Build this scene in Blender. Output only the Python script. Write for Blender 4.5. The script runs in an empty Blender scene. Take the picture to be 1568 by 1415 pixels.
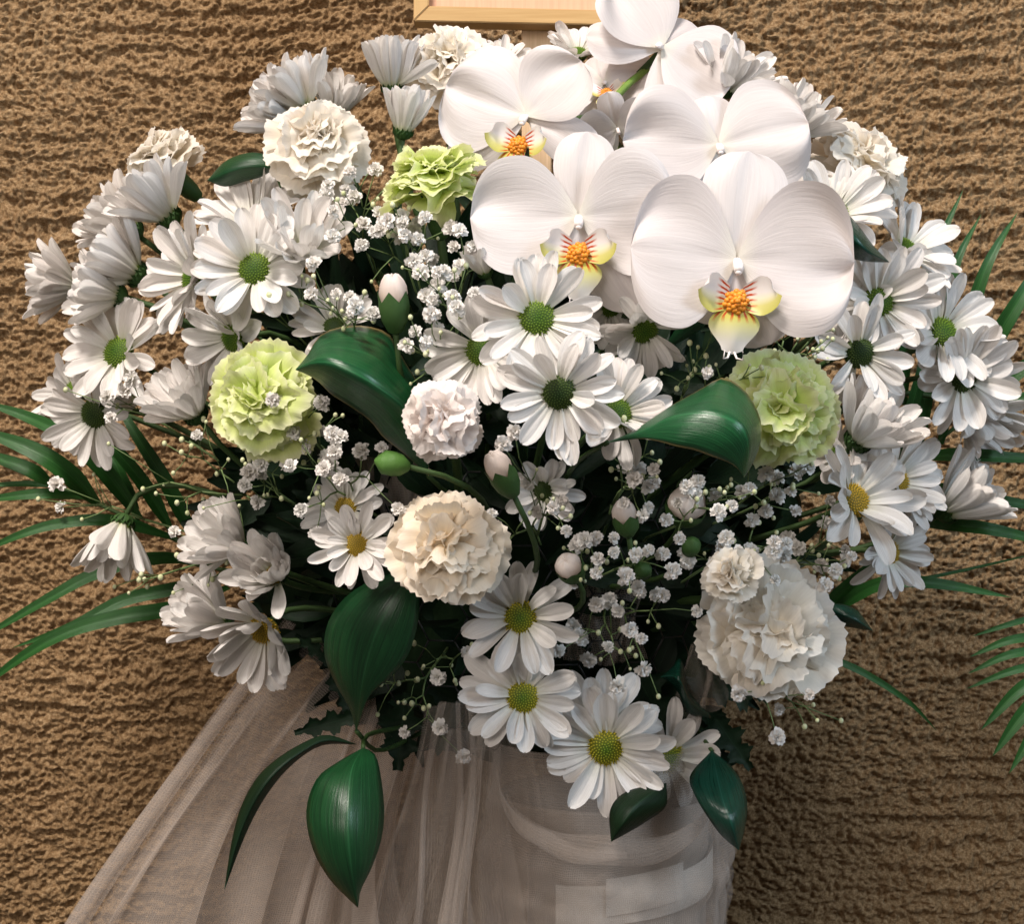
import bpy, bmesh, math, random
import numpy as np
from mathutils import Vector, Matrix, Quaternion

random.seed(7)
RNG = np.random.default_rng(7)
sc = bpy.context.scene
COL = sc.collection

# ------------------------------------------------------------------ camera
FPX, DIST, ZC = 2660.0, 0.95, 1.0            # focal length in photo pixels, distance to the plane Y=0, eye height
cam_d = bpy.data.cameras.new('camera')
cam_d.sensor_fit = 'HORIZONTAL'; cam_d.sensor_width = 36.0
cam_d.lens = 36.0 * FPX / 1568.0
cam_d.clip_start = 0.02; cam_d.clip_end = 50
cam = bpy.data.objects.new('camera', cam_d); COL.objects.link(cam)
cam.location = (0, -DIST, ZC); cam.rotation_euler = (math.radians(90), 0, 0)
sc.camera = cam

# ------------------------------------------------------------------ light
w = bpy.data.worlds.new('World'); sc.world = w; w.use_nodes = True
bg = w.node_tree.nodes['Background']
bg.inputs['Color'].default_value = (1.0, 0.93, 0.86, 1); bg.inputs['Strength'].default_value = 0.10

def area(name, loc, target, size, power, col):
    d = bpy.data.lights.new(name, 'AREA'); d.energy = power; d.color = col
    d.shape = 'RECTANGLE'; d.size = size[0]; d.size_y = size[1]
    o = bpy.data.objects.new(name, d); COL.objects.link(o); o.location = loc
    o.rotation_euler = (Vector(target) - Vector(loc)).to_track_quat('-Z', 'Y').to_euler()
    return o
area('ceiling_lamp', (-0.60, -1.25, 3.00), (0.0, 0.05, 0.95), (0.55, 0.45), 90, (1.0, 0.91, 0.83))
area('window_light', (1.35, -1.0, 1.75), (0.0, 0.0, 1.0), (0.5, 0.7), 17, (0.70, 0.85, 1.0))
area('room_light', (-0.8, -1.7, 1.55), (0.0, 0.0, 0.90), (0.9, 0.7), 16, (1.0, 0.90, 0.82))

sc.view_settings.view_transform = 'Standard'; sc.view_settings.look = 'None'
sc.view_settings.exposure = 0.0; sc.view_settings.gamma = 1.0
sc.render.engine = 'CYCLES'
sc.cycles.max_bounces = 6; sc.cycles.diffuse_bounces = 4; sc.cycles.adaptive_threshold = 0.02; sc.cycles.glossy_bounces = 2; sc.cycles.transparent_max_bounces = 16
sc.cycles.use_denoising = True

# ------------------------------------------------------------------ helpers
def P(px, py, Y):
    d = Y + DIST
    return Vector(((px - 784.0) * d / FPX, Y, ZC - (py - 707.5) * d / FPX))
def M_(npx, Y): return npx * (Y + DIST) / FPX
def depth(px, py):
    q = ((px - 780) / 740.0) ** 2 + ((py - 600) / 640.0) ** 2
    return -0.13 + 0.21 * min(q, 1.15)

def tag(o, label=None, cat=None, group=None, kind=None):
    if label: o['label'] = label
    if cat: o['category'] = cat
    if group: o['group'] = group
    if kind: o['kind'] = kind
    return o
def empty(name, loc=(0, 0, 0)):
    o = bpy.data.objects.new(name, None); COL.objects.link(o); o.location = loc
    o.empty_display_size = 0.01
    return o
def put(name, me, parent=None, mat=None):
    o = bpy.data.objects.new(name, me); COL.objects.link(o)
    if parent: o.parent = parent
    if mat is not None: o.matrix_basis = mat
    return o

def mesh(name, V, F, mat, uv=None, smooth=True):
    me = bpy.data.meshes.new(name)
    me.from_pydata([tuple(v) for v in V], [], F)
    if uv is not None:
        lay = me.uv_layers.new(name='UVMap')
        idx = np.zeros(len(me.loops), dtype=np.int32); me.loops.foreach_get('vertex_index', idx)
        lay.data.foreach_set('uv', np.asarray(uv, dtype=np.float32)[idx].ravel())
    if smooth: me.polygons.foreach_set('use_smooth', [True] * len(me.polygons))
    me.materials.append(mat); me.update()
    return me
def grid(name, G, mat, uvscale=(1, 1)):
    """G: n x m x 3 array -> mesh, uv = (across, along)."""
    G = np.asarray(G, dtype=float); n, m, _ = G.shape
    V = G.reshape(-1, 3)
    F = [(i*m+j, i*m+j+1, (i+1)*m+j+1, (i+1)*m+j) for i in range(n-1) for j in range(m-1)]
    uv = [(j/(m-1)*uvscale[0], i/(n-1)*uvscale[1]) for i in range(n) for j in range(m)]
    return mesh(name, V, F, mat, uv)
class MB:
    def __init__(s): s.V = []; s.F = []; s.UV = []
    def add(s, V, F, uv=None):
        b = len(s.V); s.V += [tuple(v) for v in V]; s.F += [tuple(i+b for i in f) for f in F]
        s.UV += list(uv) if uv is not None else [(0, 0)] * len(V)
    def grid(s, G):
        G = np.asarray(G); n, m, _ = G.shape
        s.add(G.reshape(-1, 3), [(i*m+j, i*m+j+1, (i+1)*m+j+1, (i+1)*m+j) for i in range(n-1) for j in range(m-1)],
              [(j/(m-1), i/(n-1)) for i in range(n) for j in range(m)])
    def tube(s, pts, r0, r1=None, k=6):
        r1 = r0 if r1 is None else r1
        pts = [Vector(p) for p in pts]; n = len(pts); V = []; up = Vector((0.31, 0.87, 0.39))
        for i, p in enumerate(pts):
            t = (pts[min(i+1, n-1)] - pts[max(i-1, 0)])
            if t.length < 1e-9: t = Vector((0, 0, 1))
            t.normalize(); a = t.cross(up).normalized(); b = t.cross(a)
            r = r0 + (r1 - r0) * i / (n - 1)
            for q in range(k):
                an = 2*math.pi*q/k; V.append(p + (a*math.cos(an) + b*math.sin(an)) * r)
        F = [(i*k+q, i*k+(q+1) % k, (i+1)*k+(q+1) % k, (i+1)*k+q) for i in range(n-1) for q in range(k)]
        F += [tuple(range(k))[::-1], tuple((n-1)*k+q for q in range(k))]
        s.add(V, F)
    def ball(s, c, r, sq=1.0, seg=6, rings=4):
        V = [(c[0], c[1], c[2]-r*sq)]
        for i in range(1, rings):
            th = math.pi*i/rings
            for q in range(seg):
                an = 2*math.pi*q/seg
                V.append((c[0]+r*math.sin(th)*math.cos(an), c[1]+r*math.sin(th)*math.sin(an), c[2]-r*sq*math.cos(th)))
        V.append((c[0], c[1], c[2]+r*sq)); F = []
        for q in range(seg): F.append((0, 1+(q+1) % seg, 1+q))
        for i in range(rings-2):
            for q in range(seg): F.append((1+i*seg+q, 1+i*seg+(q+1) % seg, 1+(i+1)*seg+(q+1) % seg, 1+(i+1)*seg+q))
        e = len(V)-1; b = 1+(rings-2)*seg
        for q in range(seg): F.append((b+q, b+(q+1) % seg, e))
        s.add(V, F)
    def lathe(s, prof, seg=16):
        V = []; n = len(prof)
        for (r, z) in prof:
            for q in range(seg):
                an = 2*math.pi*q/seg; V.append((r*math.cos(an), r*math.sin(an), z))
        s.add(V, [(i*seg+q, i*seg+(q+1) % seg, (i+1)*seg+(q+1) % seg, (i+1)*seg+q) for i in range(n-1) for q in range(seg)])
    def mesh(s, name, mat, smooth=True): return mesh(name, s.V, s.F, mat, s.UV, smooth)

def catmull(pts, n):
    pts = np.asarray(pts, float)
    if len(pts) == 2:
        t = np.linspace(0, 1, n)[:, None]; return pts[0]*(1-t) + pts[1]*t
    ext = np.vstack([2*pts[0]-pts[1], pts, 2*pts[-1]-pts[-2]])
    out = []
    for i in range(len(pts)-1):
        p0, p1, p2, p3 = ext[i:i+4]
        for t in np.linspace(0, 1, 12, endpoint=False):
            out.append(0.5*((2*p1)+(-p0+p2)*t+(2*p0-5*p1+4*p2-p3)*t*t+(-p0+3*p1-3*p2+p3)*t**3))
    out.append(pts[-1]); out = np.array(out)
    d = np.r_[0, np.cumsum(np.linalg.norm(np.diff(out, axis=0), axis=1))]
    s = np.linspace(0, d[-1], n)
    return np.stack([np.interp(s, d, out[:, k]) for k in range(out.shape[1])], 1)

# ------------------------------------------------------------------ materials
def newmat(name):
    m = bpy.data.materials.new(name); m.use_nodes = True
    nt = m.node_tree; nt.nodes.clear()
    out = nt.nodes.new('ShaderNodeOutputMaterial')
    return m, nt, out
def N(nt, t, **kw):
    n = nt.nodes.new(t)
    for k, v in kw.items(): setattr(n, k, v)
    return n
def ramp(nt, fac, stops):
    r = N(nt, 'ShaderNodeValToRGB'); el = r.color_ramp.elements
    while len(el) < len(stops): el.new(0.5)
    for e, (p, c) in zip(el, stops): e.position = p; e.color = (*c, 1)
    nt.links.new(fac, r.inputs['Fac']); return r.outputs['Color']
def noise(nt, scale, detail=4, rough=0.55, vec=None, stretch=None):
    n = N(nt, 'ShaderNodeTexNoise'); n.inputs['Scale'].default_value = scale
    n.inputs['Detail'].default_value = detail; n.inputs['Roughness'].default_value = rough
    if vec is not None:
        if stretch:
            mp = N(nt, 'ShaderNodeMapping'); mp.inputs['Scale'].default_value = stretch
            nt.links.new(vec, mp.inputs['Vector']); vec = mp.outputs['Vector']
        nt.links.new(vec, n.inputs['Vector'])
    return n.outputs['Fac']
def bsdf(nt, rough=0.5, spec=0.3):
    b = N(nt, 'ShaderNodeBsdfPrincipled'); b.inputs['Roughness'].default_value = rough
    b.inputs['Specular IOR Level'].default_value = spec
    return b
def mixc(nt, a, b, f, blend='MIX'):
    m = N(nt, 'ShaderNodeMix', data_type='RGBA', blend_type=blend)
    for s, v in ((m.inputs[0], f), (m.inputs[6], a), (m.inputs[7], b)):
        if isinstance(v, (int, float)): s.default_value = v
        elif isinstance(v, tuple): s.default_value = (*v, 1)
        else: nt.links.new(v, s)
    return m.outputs[2]
def bump(nt, h, strength, dist, b):
    bp = N(nt, 'ShaderNodeBump'); bp.inputs['Strength'].default_value = strength; bp.inputs['Distance'].default_value = dist
    nt.links.new(h, bp.inputs['Height']); nt.links.new(bp.outputs['Normal'], b.inputs['Normal'])
    return bp.outputs['Normal']

def petal_mat(name, stops, trans=0.28, rough=0.5, spec=0.25, vein=0.25, across=14.0, tint=0.06):
    """thin petal: colour along its length, fine lengthwise veins, some light passing through"""
    m, nt, out = newmat(name)
    uvn = N(nt, 'ShaderNodeUVMap'); sep = N(nt, 'ShaderNodeSeparateXYZ'); nt.links.new(uvn.outputs['UV'], sep.inputs[0])
    col = ramp(nt, sep.outputs['Y'], stops)
    oi = N(nt, 'ShaderNodeObjectInfo')
    warm = ramp(nt, oi.outputs['Random'], [(0, (1.0, 1.0, 1.0)), (0.55, (0.99, 0.97, 0.95)), (1, (0.97, 0.93, 0.91))])
    col = mixc(nt, col, warm, 0.8, 'MULTIPLY')
    v = noise(nt, 3.0, 3, 0.6, uvn.outputs['UV'], (across, 0.8, 1))
    vd = ramp(nt, v, [(0.35, (1-tint*2, 1-tint*2.2, 1-tint*2.2)), (0.6, (1, 1, 1))])
    col = mixc(nt, col, vd, 1.0, 'MULTIPLY')
    b = bsdf(nt, rough, spec); nt.links.new(col, b.inputs['Base Color'])
    nrm = bump(nt, v, vein, 0.0006, b)
    tr = N(nt, 'ShaderNodeBsdfTranslucent'); nt.links.new(col, tr.inputs['Color'])
    mx = N(nt, 'ShaderNodeMixShader'); mx.inputs[0].default_value = trans
    nt.links.new(b.outputs[0], mx.inputs[1]); nt.links.new(tr.outputs[0], mx.inputs[2]); nt.links.new(mx.outputs[0], out.inputs[0])
    return m
def leaf_mat(name, dark, light, edge=None, rough=0.36, spec=0.5, trans=0.12, across=22.0):
    m, nt, out = newmat(name)
    uvn = N(nt, 'ShaderNodeUVMap'); sep = N(nt, 'ShaderNodeSeparateXYZ'); nt.links.new(uvn.outputs['UV'], sep.inputs[0])
    v = noise(nt, 2.0, 5, 0.6, uvn.outputs['UV'], (across, 1.2, 1))
    col = ramp(nt, v, [(0.32, dark), (0.68, light)])
    big = noise(nt, 3.0, 3, 0.5, uvn.outputs['UV'])
    col = mixc(nt, col, ramp(nt, big, [(0.3, (0.75, 0.8, 0.75)), (0.7, (1.1, 1.08, 1.0))]), 1.0, 'MULTIPLY')
    rib = ramp(nt, sep.outputs['X'], [(0.475, (0, 0, 0)), (0.495, (1, 1, 1)), (0.505, (1, 1, 1)), (0.525, (0, 0, 0))])
    col = mixc(nt, col, tuple(min(1, c*1.4+0.005) for c in light), mixc(nt, (0, 0, 0), rib, 0.6))
    if edge:
        e = ramp(nt, sep.outputs['X'], [(0.0, (1, 1, 1)), (0.03, (0, 0, 0)), (0.97, (0, 0, 0)), (1.0, (1, 1, 1))])
        col = mixc(nt, col, edge, e)
    b = bsdf(nt, rough, spec); nt.links.new(col, b.inputs['Base Color'])
    bump(nt, v, 0.3, 0.0012, b)
    tr = N(nt, 'ShaderNodeBsdfTranslucent'); nt.links.new(col, tr.inputs['Color'])
    mx = N(nt, 'ShaderNodeMixShader'); mx.inputs[0].default_value = trans
    nt.links.new(b.outputs[0], mx.inputs[1]); nt.links.new(tr.outputs[0], mx.inputs[2]); nt.links.new(mx.outputs[0], out.inputs[0])
    return m
def plain(name, c1, c2, scale=200.0, rough=0.55, spec=0.3, bmp=0.3):
    m, nt, out = newmat(name)
    tc = N(nt, 'ShaderNodeTexCoord')
    v = noise(nt, scale, 4, 0.6, tc.outputs['Object'])
    b = bsdf(nt, rough, spec); nt.links.new(ramp(nt, v, [(0.3, c1), (0.7, c2)]), b.inputs['Base Color'])
    if bmp: bump(nt, v, bmp, 0.001, b)
    nt.links.new(b.outputs[0], out.inputs[0]); return m

WHITE = (0.86, 0.845, 0.825)
mat_mum = petal_mat('mum_petal', [(0.0, (0.62, 0.66, 0.40)), (0.14, (0.80, 0.80, 0.72)), (0.4, WHITE), (1.0, WHITE)], vein=0.5, tint=0.07)
mat_carn = petal_mat('cream_carnation_petal', [(0.0, (0.82, 0.67, 0.40)), (0.5, (0.91, 0.83, 0.68)), (1.0, (0.92, 0.89, 0.83))], trans=0.42, vein=0.2, across=12, tint=0.03)
mat_peach = petal_mat('peach_carnation_petal', [(0.0, (0.86, 0.64, 0.36)), (0.5, (0.92, 0.79, 0.58)), (1.0, (0.93, 0.86, 0.75))], trans=0.42, vein=0.2, across=12, tint=0.03)
mat_pink = petal_mat('blush_carnation_petal', [(0.0, (0.84, 0.70, 0.56)), (0.5, (0.90, 0.82, 0.78)), (1.0, (0.92, 0.87, 0.84))], trans=0.4, vein=0.2, across=12, tint=0.03)
mat_lime = petal_mat('lime_carnation_petal', [(0.0, (0.42, 0.60, 0.04)), (0.5, (0.62, 0.76, 0.16)), (0.85, (0.74, 0.83, 0.34)), (1.0, (0.84, 0.87, 0.56))], trans=0.42, vein=0.2, across=12, tint=0.03)
mat_orch = petal_mat('orchid_petal', [(0.0, (0.80, 0.78, 0.70)), (0.15, (0.73, 0.695, 0.695)), (1.0, (0.75, 0.715, 0.72))], trans=0.30, rough=0.45, spec=0.3, vein=0.38, across=15, tint=0.03)
mat_floret = petal_mat('breath_petal', [(0.0, (0.74, 0.74, 0.62)), (0.5, (0.84, 0.83, 0.80)), (1.0, (0.85, 0.84, 0.82))], trans=0.25, vein=0.1)
mat_stem = plain('stem_green', (0.022, 0.052, 0.014), (0.055, 0.100, 0.026), 300)
mat_calyx = plain('calyx_green', (0.020, 0.055, 0.014), (0.055, 0.125, 0.028), 250)
mat_budgreen = plain('bud_green', (0.05, 0.14, 0.03), (0.12, 0.25, 0.05), 250, 0.4)
mat_twig = plain('breath_twig', (0.10, 0.16, 0.06), (0.17, 0.24, 0.09), 400)
mat_tinybud = plain('breath_bud', (0.45, 0.50, 0.24), (0.66, 0.66, 0.46), 500)
mat_ruscus = leaf_mat('ruscus_leaf', (0.004, 0.030, 0.010), (0.010, 0.070, 0.022))
mat_aspid = leaf_mat('folded_leaf', (0.005, 0.050, 0.018), (0.014, 0.110, 0.036), edge=(0.36, 0.26, 0.10), rough=0.30, spec=0.6)
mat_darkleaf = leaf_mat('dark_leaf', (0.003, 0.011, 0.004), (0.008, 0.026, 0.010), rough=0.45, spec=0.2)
mat_tealleaf = leaf_mat('teal_leaf', (0.003, 0.030, 0.020), (0.009, 0.065, 0.045), rough=0.24, spec=0.6)
mat_palm = leaf_mat('palm_blade', (0.014, 0.065, 0.014), (0.034, 0.135, 0.028), rough=0.38, spec=0.4, trans=0.22, across=14)
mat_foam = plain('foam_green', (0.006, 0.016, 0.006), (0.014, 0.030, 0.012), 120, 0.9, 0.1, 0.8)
mat_wire = plain('wire_black', (0.006, 0.006, 0.006), (0.014, 0.014, 0.014), 500, 0.5, 0.4, 0)
mat_vase = plain('vase_white', (0.27, 0.235, 0.205), (0.36, 0.32, 0.28), 30, 0.4, 0.4, 0.1)
mat_ribbon = plain('ribbon_white', (0.58, 0.55, 0.51), (0.66, 0.63, 0.59), 120, 0.35, 0.5, 0.2)

def disc_mat(name, inner, outer):
    m, nt, out = newmat(name)
    tc = N(nt, 'ShaderNodeTexCoord'); ln = N(nt, 'ShaderNodeVectorMath', operation='LENGTH')
    mp = N(nt, 'ShaderNodeMapping'); mp.inputs['Scale'].default_value = (1, 1, 0)
    nt.links.new(tc.outputs['Object'], mp.inputs['Vector']); nt.links.new(mp.outputs['Vector'], ln.inputs[0])
    col = ramp(nt, ln.outputs['Value'], [(0.03, inner), (0.17, tuple((a+b)/2 for a, b in zip(inner, outer))), (0.28, outer)])
    v = noise(nt, 40, 3, 0.6, tc.outputs['Object'])
    col = mixc(nt, col, ramp(nt, v, [(0.3, (0.7, 0.7, 0.7)), (0.7, (1.15, 1.15, 1.1))]), 1.0, 'MULTIPLY')
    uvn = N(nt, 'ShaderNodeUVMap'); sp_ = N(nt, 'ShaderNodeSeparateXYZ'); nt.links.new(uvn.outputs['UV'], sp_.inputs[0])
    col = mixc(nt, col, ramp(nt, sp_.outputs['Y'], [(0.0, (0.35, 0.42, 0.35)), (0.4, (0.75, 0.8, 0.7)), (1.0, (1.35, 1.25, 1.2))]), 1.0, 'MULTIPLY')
    b = bsdf(nt, 0.6, 0.25); nt.links.new(col, b.inputs['Base Color']); nt.links.new(b.outputs[0], out.inputs[0]); return m
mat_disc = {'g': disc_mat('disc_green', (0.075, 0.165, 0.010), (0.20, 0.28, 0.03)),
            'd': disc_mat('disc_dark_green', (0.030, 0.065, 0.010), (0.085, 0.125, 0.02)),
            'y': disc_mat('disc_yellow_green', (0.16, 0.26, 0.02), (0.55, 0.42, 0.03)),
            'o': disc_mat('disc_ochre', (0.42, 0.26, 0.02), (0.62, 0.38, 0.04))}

# ------------------------------------------------------------------ wall
def vnoise(x, y, seed):
    r = np.random.default_rng(seed); T = r.random((256, 256))
    xi = np.floor(x).astype(int); yi = np.floor(y).astype(int); fx = x-xi; fy = y-yi
    fx = fx*fx*(3-2*fx); fy = fy*fy*(3-2*fy)
    a = T[xi % 256, yi % 256]; b = T[(xi+1) % 256, yi % 256]; c = T[xi % 256, (yi+1) % 256]; d = T[(xi+1) % 256, (yi+1) % 256]
    return (a*(1-fx)+b*fx)*(1-fy) + (c*(1-fx)+d*fx)*fy
def build_wall():
    WY = 0.25
    xs = np.r_[np.linspace(-1.35, -0.46, 70), np.linspace(-0.45, 0.45, 930), np.linspace(0.46, 1.35, 70)]
    zs = np.r_[np.linspace(0.10, 0.57, 40), np.linspace(0.58, 1.42, 880), np.linspace(1.43, 2.0, 45)]
    nx, nz = len(xs), len(zs)
    X, Z = np.meshgrid(xs, zs)
    wx = X + 0.010*(vnoise(X*30, Z*30, 11)-.5); wz = Z + 0.012*(vnoise(X*14, Z*20, 12)-.5) + 0.005*(vnoise(X*60, Z*60, 13)-.5) - 0.035*X
    h = np.zeros_like(X); am = 1.0; tot = 0
    for k in range(2):
        h += am*(vnoise(wx*300*1.7**k, wz*440*1.5**k, 20+k)-.5); am *= 0.80
    h *= 0.0050
    h += 0.0026*(vnoise(wx*90, wz*190, 31)-.5)
    ph = wz/0.0145; fr = ph-np.floor(ph)
    ridge = np.where(fr < 0.30, fr/0.30, (1-fr)/0.70)
    h += 0.0036*ridge*np.clip(vnoise(X*16, Z*24, 3)*1.6-.25+.5*X, 0, 1.2)
    V = np.stack([X, WY - h, Z], -1).reshape(-1, 3).astype(np.float32)
    me = bpy.data.meshes.new('wall')
    idx = (np.arange(nz-1)[:, None]*nx + np.arange(nx-1)[None, :]).ravel()
    Q = np.stack([idx, idx+1, idx+nx+1, idx+nx], 1).astype(np.int32)
    me.vertices.add(len(V)); me.vertices.foreach_set('co', V.ravel())
    me.loops.add(Q.size); me.loops.foreach_set('vertex_index', Q.ravel())
    me.polygons.add(len(Q)); me.polygons.foreach_set('loop_start', np.arange(0, Q.size, 4, dtype=np.int32))
    me.polygons.foreach_set('use_smooth', np.ones(len(Q), dtype=bool))
    me.update(calc_edges=True)
    m, nt, out = newmat('rough_plaster')
    tc = N(nt, 'ShaderNodeTexCoord')
    v = noise(nt, 480, 5, 0.7, tc.outputs['Object'])
    v2 = noise(nt, 7, 3, 0.5, tc.outputs['Object'])
    fine = noise(nt, 900, 4, 0.7, tc.outputs['Object'])
    col = ramp(nt, v, [(0.34, (0.175, 0.103, 0.046)), (0.50, (0.335, 0.212, 0.105)), (0.66, (0.54, 0.375, 0.215))])
    col = mixc(nt, col, ramp(nt, v2, [(0.3, (0.90, 0.88, 0.86)), (0.7, (1.0, 1.0, 1.0))]), 1.0, 'MULTIPLY')
    b = bsdf(nt, 0.85, 0.2); nt.links.new(col, b.inputs['Base Color']); bump(nt, mixc(nt, v, fine, 0.4), 1.0, 0.0034, b)
    nt.links.new(b.outputs[0], out.inputs[0]); me.materials.append(m)
    o = put('wall', me); o['kind'] = 'structure'
build_wall()

# ------------------------------------------------------------------ wooden sign
def wood_mat(name, a, b_, sx):
    m, nt, out = newmat(name)
    tc = N(nt, 'ShaderNodeTexCoord')
    v = noise(nt, 60, 5, 0.6, tc.outputs['Object'], sx)
    b = bsdf(nt, 0.45, 0.35); nt.links.new(ramp(nt, v, [(0.3, a), (0.7, b_)]), b.inputs['Base Color'])
    bump(nt, v, 0.1, 0.0005, b); nt.links.new(b.outputs[0], out.inputs[0]); return m
mat_rail = wood_mat('frame_wood', (0.42, 0.255, 0.10), (0.54, 0.35, 0.155), (0.25, 2, 6))
mat_stile = wood_mat('frame_wood_upright', (0.42, 0.255, 0.10), (0.54, 0.35, 0.155), (6, 2, 0.25))
mat_panel = wood_mat('panel_wood', (0.60, 0.335, 0.215), (0.68, 0.40, 0.26), (9, 2, 0.3))
mat_post = wood_mat('post_wood', (0.62, 0.42, 0.24), (0.78, 0.56, 0.36), (9, 2, 0.3))
def prism(name, poly, y0, y1, mat, parent, origin):
    n = len(poly); V = [(x-origin[0], y0-origin[1], z-origin[2]) for x, z in poly] + [(x-origin[0], y1-origin[1], z-origin[2]) for x, z in poly]
    F = [tuple(range(n)), tuple(range(2*n-1, n-1, -1))] + [(i, i+n, (i+1) % n+n, (i+1) % n) for i in range(n)]
    me = mesh(name, V, F, mat, None, False); bm = bmesh.new(); bm.from_mesh(me)
    bmesh.ops.recalc_face_normals(bm, faces=bm.faces); bmesh.ops.bevel(bm, geom=bm.edges, offset=0.0006, segments=2, affect='EDGES')
    bm.to_mesh(me); bm.free(); return put(name, me, parent)
def build_sign():
    Y = 0.115
    base = P(822, 420, Y); t = empty('wooden_sign', base)
    tag(t, 'pale wooden framed signboard on a post rising behind the bouquet', 'sign')
    a = P(635, 39, Y); r = P(1012, 47, Y); wd = M_(23, Y)
    x0, x1, z0 = a.x, r.x, a.z; dz = r.z - a.z; z1 = z0 + 0.13
    # mitred frame
    prism('frame_rail', [(x0, z0), (x1, z0+dz), (x1-wd, z0+dz+wd), (x0+wd, z0+wd)], Y-0.012, Y+0.006, mat_rail, t, base)
    prism('frame_rail', [(x0+wd, z1-wd), (x1-wd, z1-wd), (x1, z1), (x0, z1)], Y-0.012, Y+0.006, mat_rail, t, base)
    prism('frame_stile', [(x0, z0), (x0+wd, z0+wd), (x0+wd, z1-wd), (x0, z1)], Y-0.0123, Y+0.006, mat_stile, t, base)
    prism('frame_stile', [(x1, z0+dz), (x1, z1), (x1-wd, z1-wd), (x1-wd, z0+dz+wd)], Y-0.0123, Y+0.006, mat_stile, t, base)
    prism('panel', [(x0+wd*.8, z0+wd*.8), (x1-wd*.8, z0+dz+wd*.8), (x1-wd*.8, z1-wd*.8), (x0+wd*.8, z1-wd*.8)], Y-0.004, Y+0.004, mat_panel, t, base)
    p0, p1 = P(799, 40, Y+0.008), P(844, 420, Y+0.008)
    prism('post', [(p0.x, p1.z), (p1.x, p1.z), (p1.x, z0+0.05), (p0.x, z0+0.05)], Y+0.0065, Y+0.018, mat_post, t, base)
build_sign()

# ------------------------------------------------------------------ foam core, wire netting, vase
CORE = P(790, 900, 0.07)
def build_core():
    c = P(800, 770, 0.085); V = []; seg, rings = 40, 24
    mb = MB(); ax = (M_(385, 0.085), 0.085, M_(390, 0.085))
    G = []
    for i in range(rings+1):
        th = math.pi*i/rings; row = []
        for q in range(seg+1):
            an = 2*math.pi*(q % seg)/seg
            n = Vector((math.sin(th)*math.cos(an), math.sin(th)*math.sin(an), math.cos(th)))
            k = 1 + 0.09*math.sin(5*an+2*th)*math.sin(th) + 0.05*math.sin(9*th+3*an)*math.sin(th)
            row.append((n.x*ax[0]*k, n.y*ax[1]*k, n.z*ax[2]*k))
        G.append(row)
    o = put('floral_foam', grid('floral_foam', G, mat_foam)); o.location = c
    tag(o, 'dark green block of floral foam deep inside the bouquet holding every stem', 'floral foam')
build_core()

def build_vase():
    Y = 0.035; top = P(925, 1212, Y); R = M_(160, Y); H = 0.17
    t = empty('vase', (top.x, Y, top.z - H)); tag(t, 'white round vase under tulle at the foot of the bouquet', 'vase')
    mb = MB(); mb.lathe([(0.0, 0.004), (R*.92, 0), (R*.96, 0.02), (R*.97, H*.6), (R, H-0.006), (R*1.02, H-0.002), (R*1.015, H), (R*.97, H-0.002), (R*.94, H*.6), (0, H*.55)], 40)
    put('body', mb.mesh('vase_body', mat_vase), t)
    # ribbon wound round the vase, dipping towards the left
    G = []
    for k in range(33):
        a = math.radians(-118 + 150*k/32); zz = H - 0.040 + 0.020*(k/32)**1.6
        wdt = 0.021
        G.append([((R*1.035)*math.cos(a), (R*1.035)*math.sin(a), zz-wdt*(j/4)) for j in range(5)])
    put('ribbon', grid('vase_ribbon', G, mat_ribbon), t)
    # doubled bright tab where the ribbon ends
    G = []
    for k in range(9):
        a = math.radians(-92 + 42*k/8); zz = H - 0.035 + 0.006*(k/8)
        G.append([((R*1.055)*math.cos(a), (R*1.055)*math.sin(a), zz-0.020*(j/3)) for j in range(4)])
    put('ribbon_tab', grid('vase_ribbon_tab', G, mat_ribbon), t)
build_vase()

def build_netting():
    """black hexagonal wire wrapped over the front of the foam"""
    c = P(800, 790, 0.06); ax = (M_(330, 0.06), 0.092, M_(380, 0.06)); mb = MB(); s = 0.015
    seen = set()
    def pt(u, v):
        th = u/ax[0]; x = ax[0]*math.sin(th*1.0); k = max(0.0, 1-(x/ax[0])**2-(v/ax[2])**2)
        return Vector((x, -ax[1]*math.sqrt(k), v))
    for i in range(-10, 11):
        for j in range(-9, 10):
            cx, cz = i*s*1.5, (j + 0.5*(i % 2))*s*math.sqrt(3)
            for q in range(6):
                a0, a1 = math.radians(60*q), math.radians(60*q+60)
                A = (cx+s*math.cos(a0), cz+s*math.sin(a0)); B = (cx+s*math.cos(a1), cz+s*math.sin(a1))
                key = tuple(sorted([(round(A[0], 4), round(A[1], 4)), (round(B[0], 4), round(B[1], 4))]))
                if key in seen: continue
                seen.add(key)
                if max(abs(A[0]), abs(B[0])) > ax[0]*1.3: continue
                if (A[0]/(ax[0]*1.25))**2+(A[1]/(ax[2]*.95))**2 > 1: continue
                mb.tube([pt(*A), pt(*B)], 0.00055, k=4)
    o = put('wire_netting', mb.mesh('wire_netting', mat_wire)); o.location = c
    tag(o, 'thin black hexagonal wire netting wrapped round the foam behind the flowers', 'wire netting')
build_netting()

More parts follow.
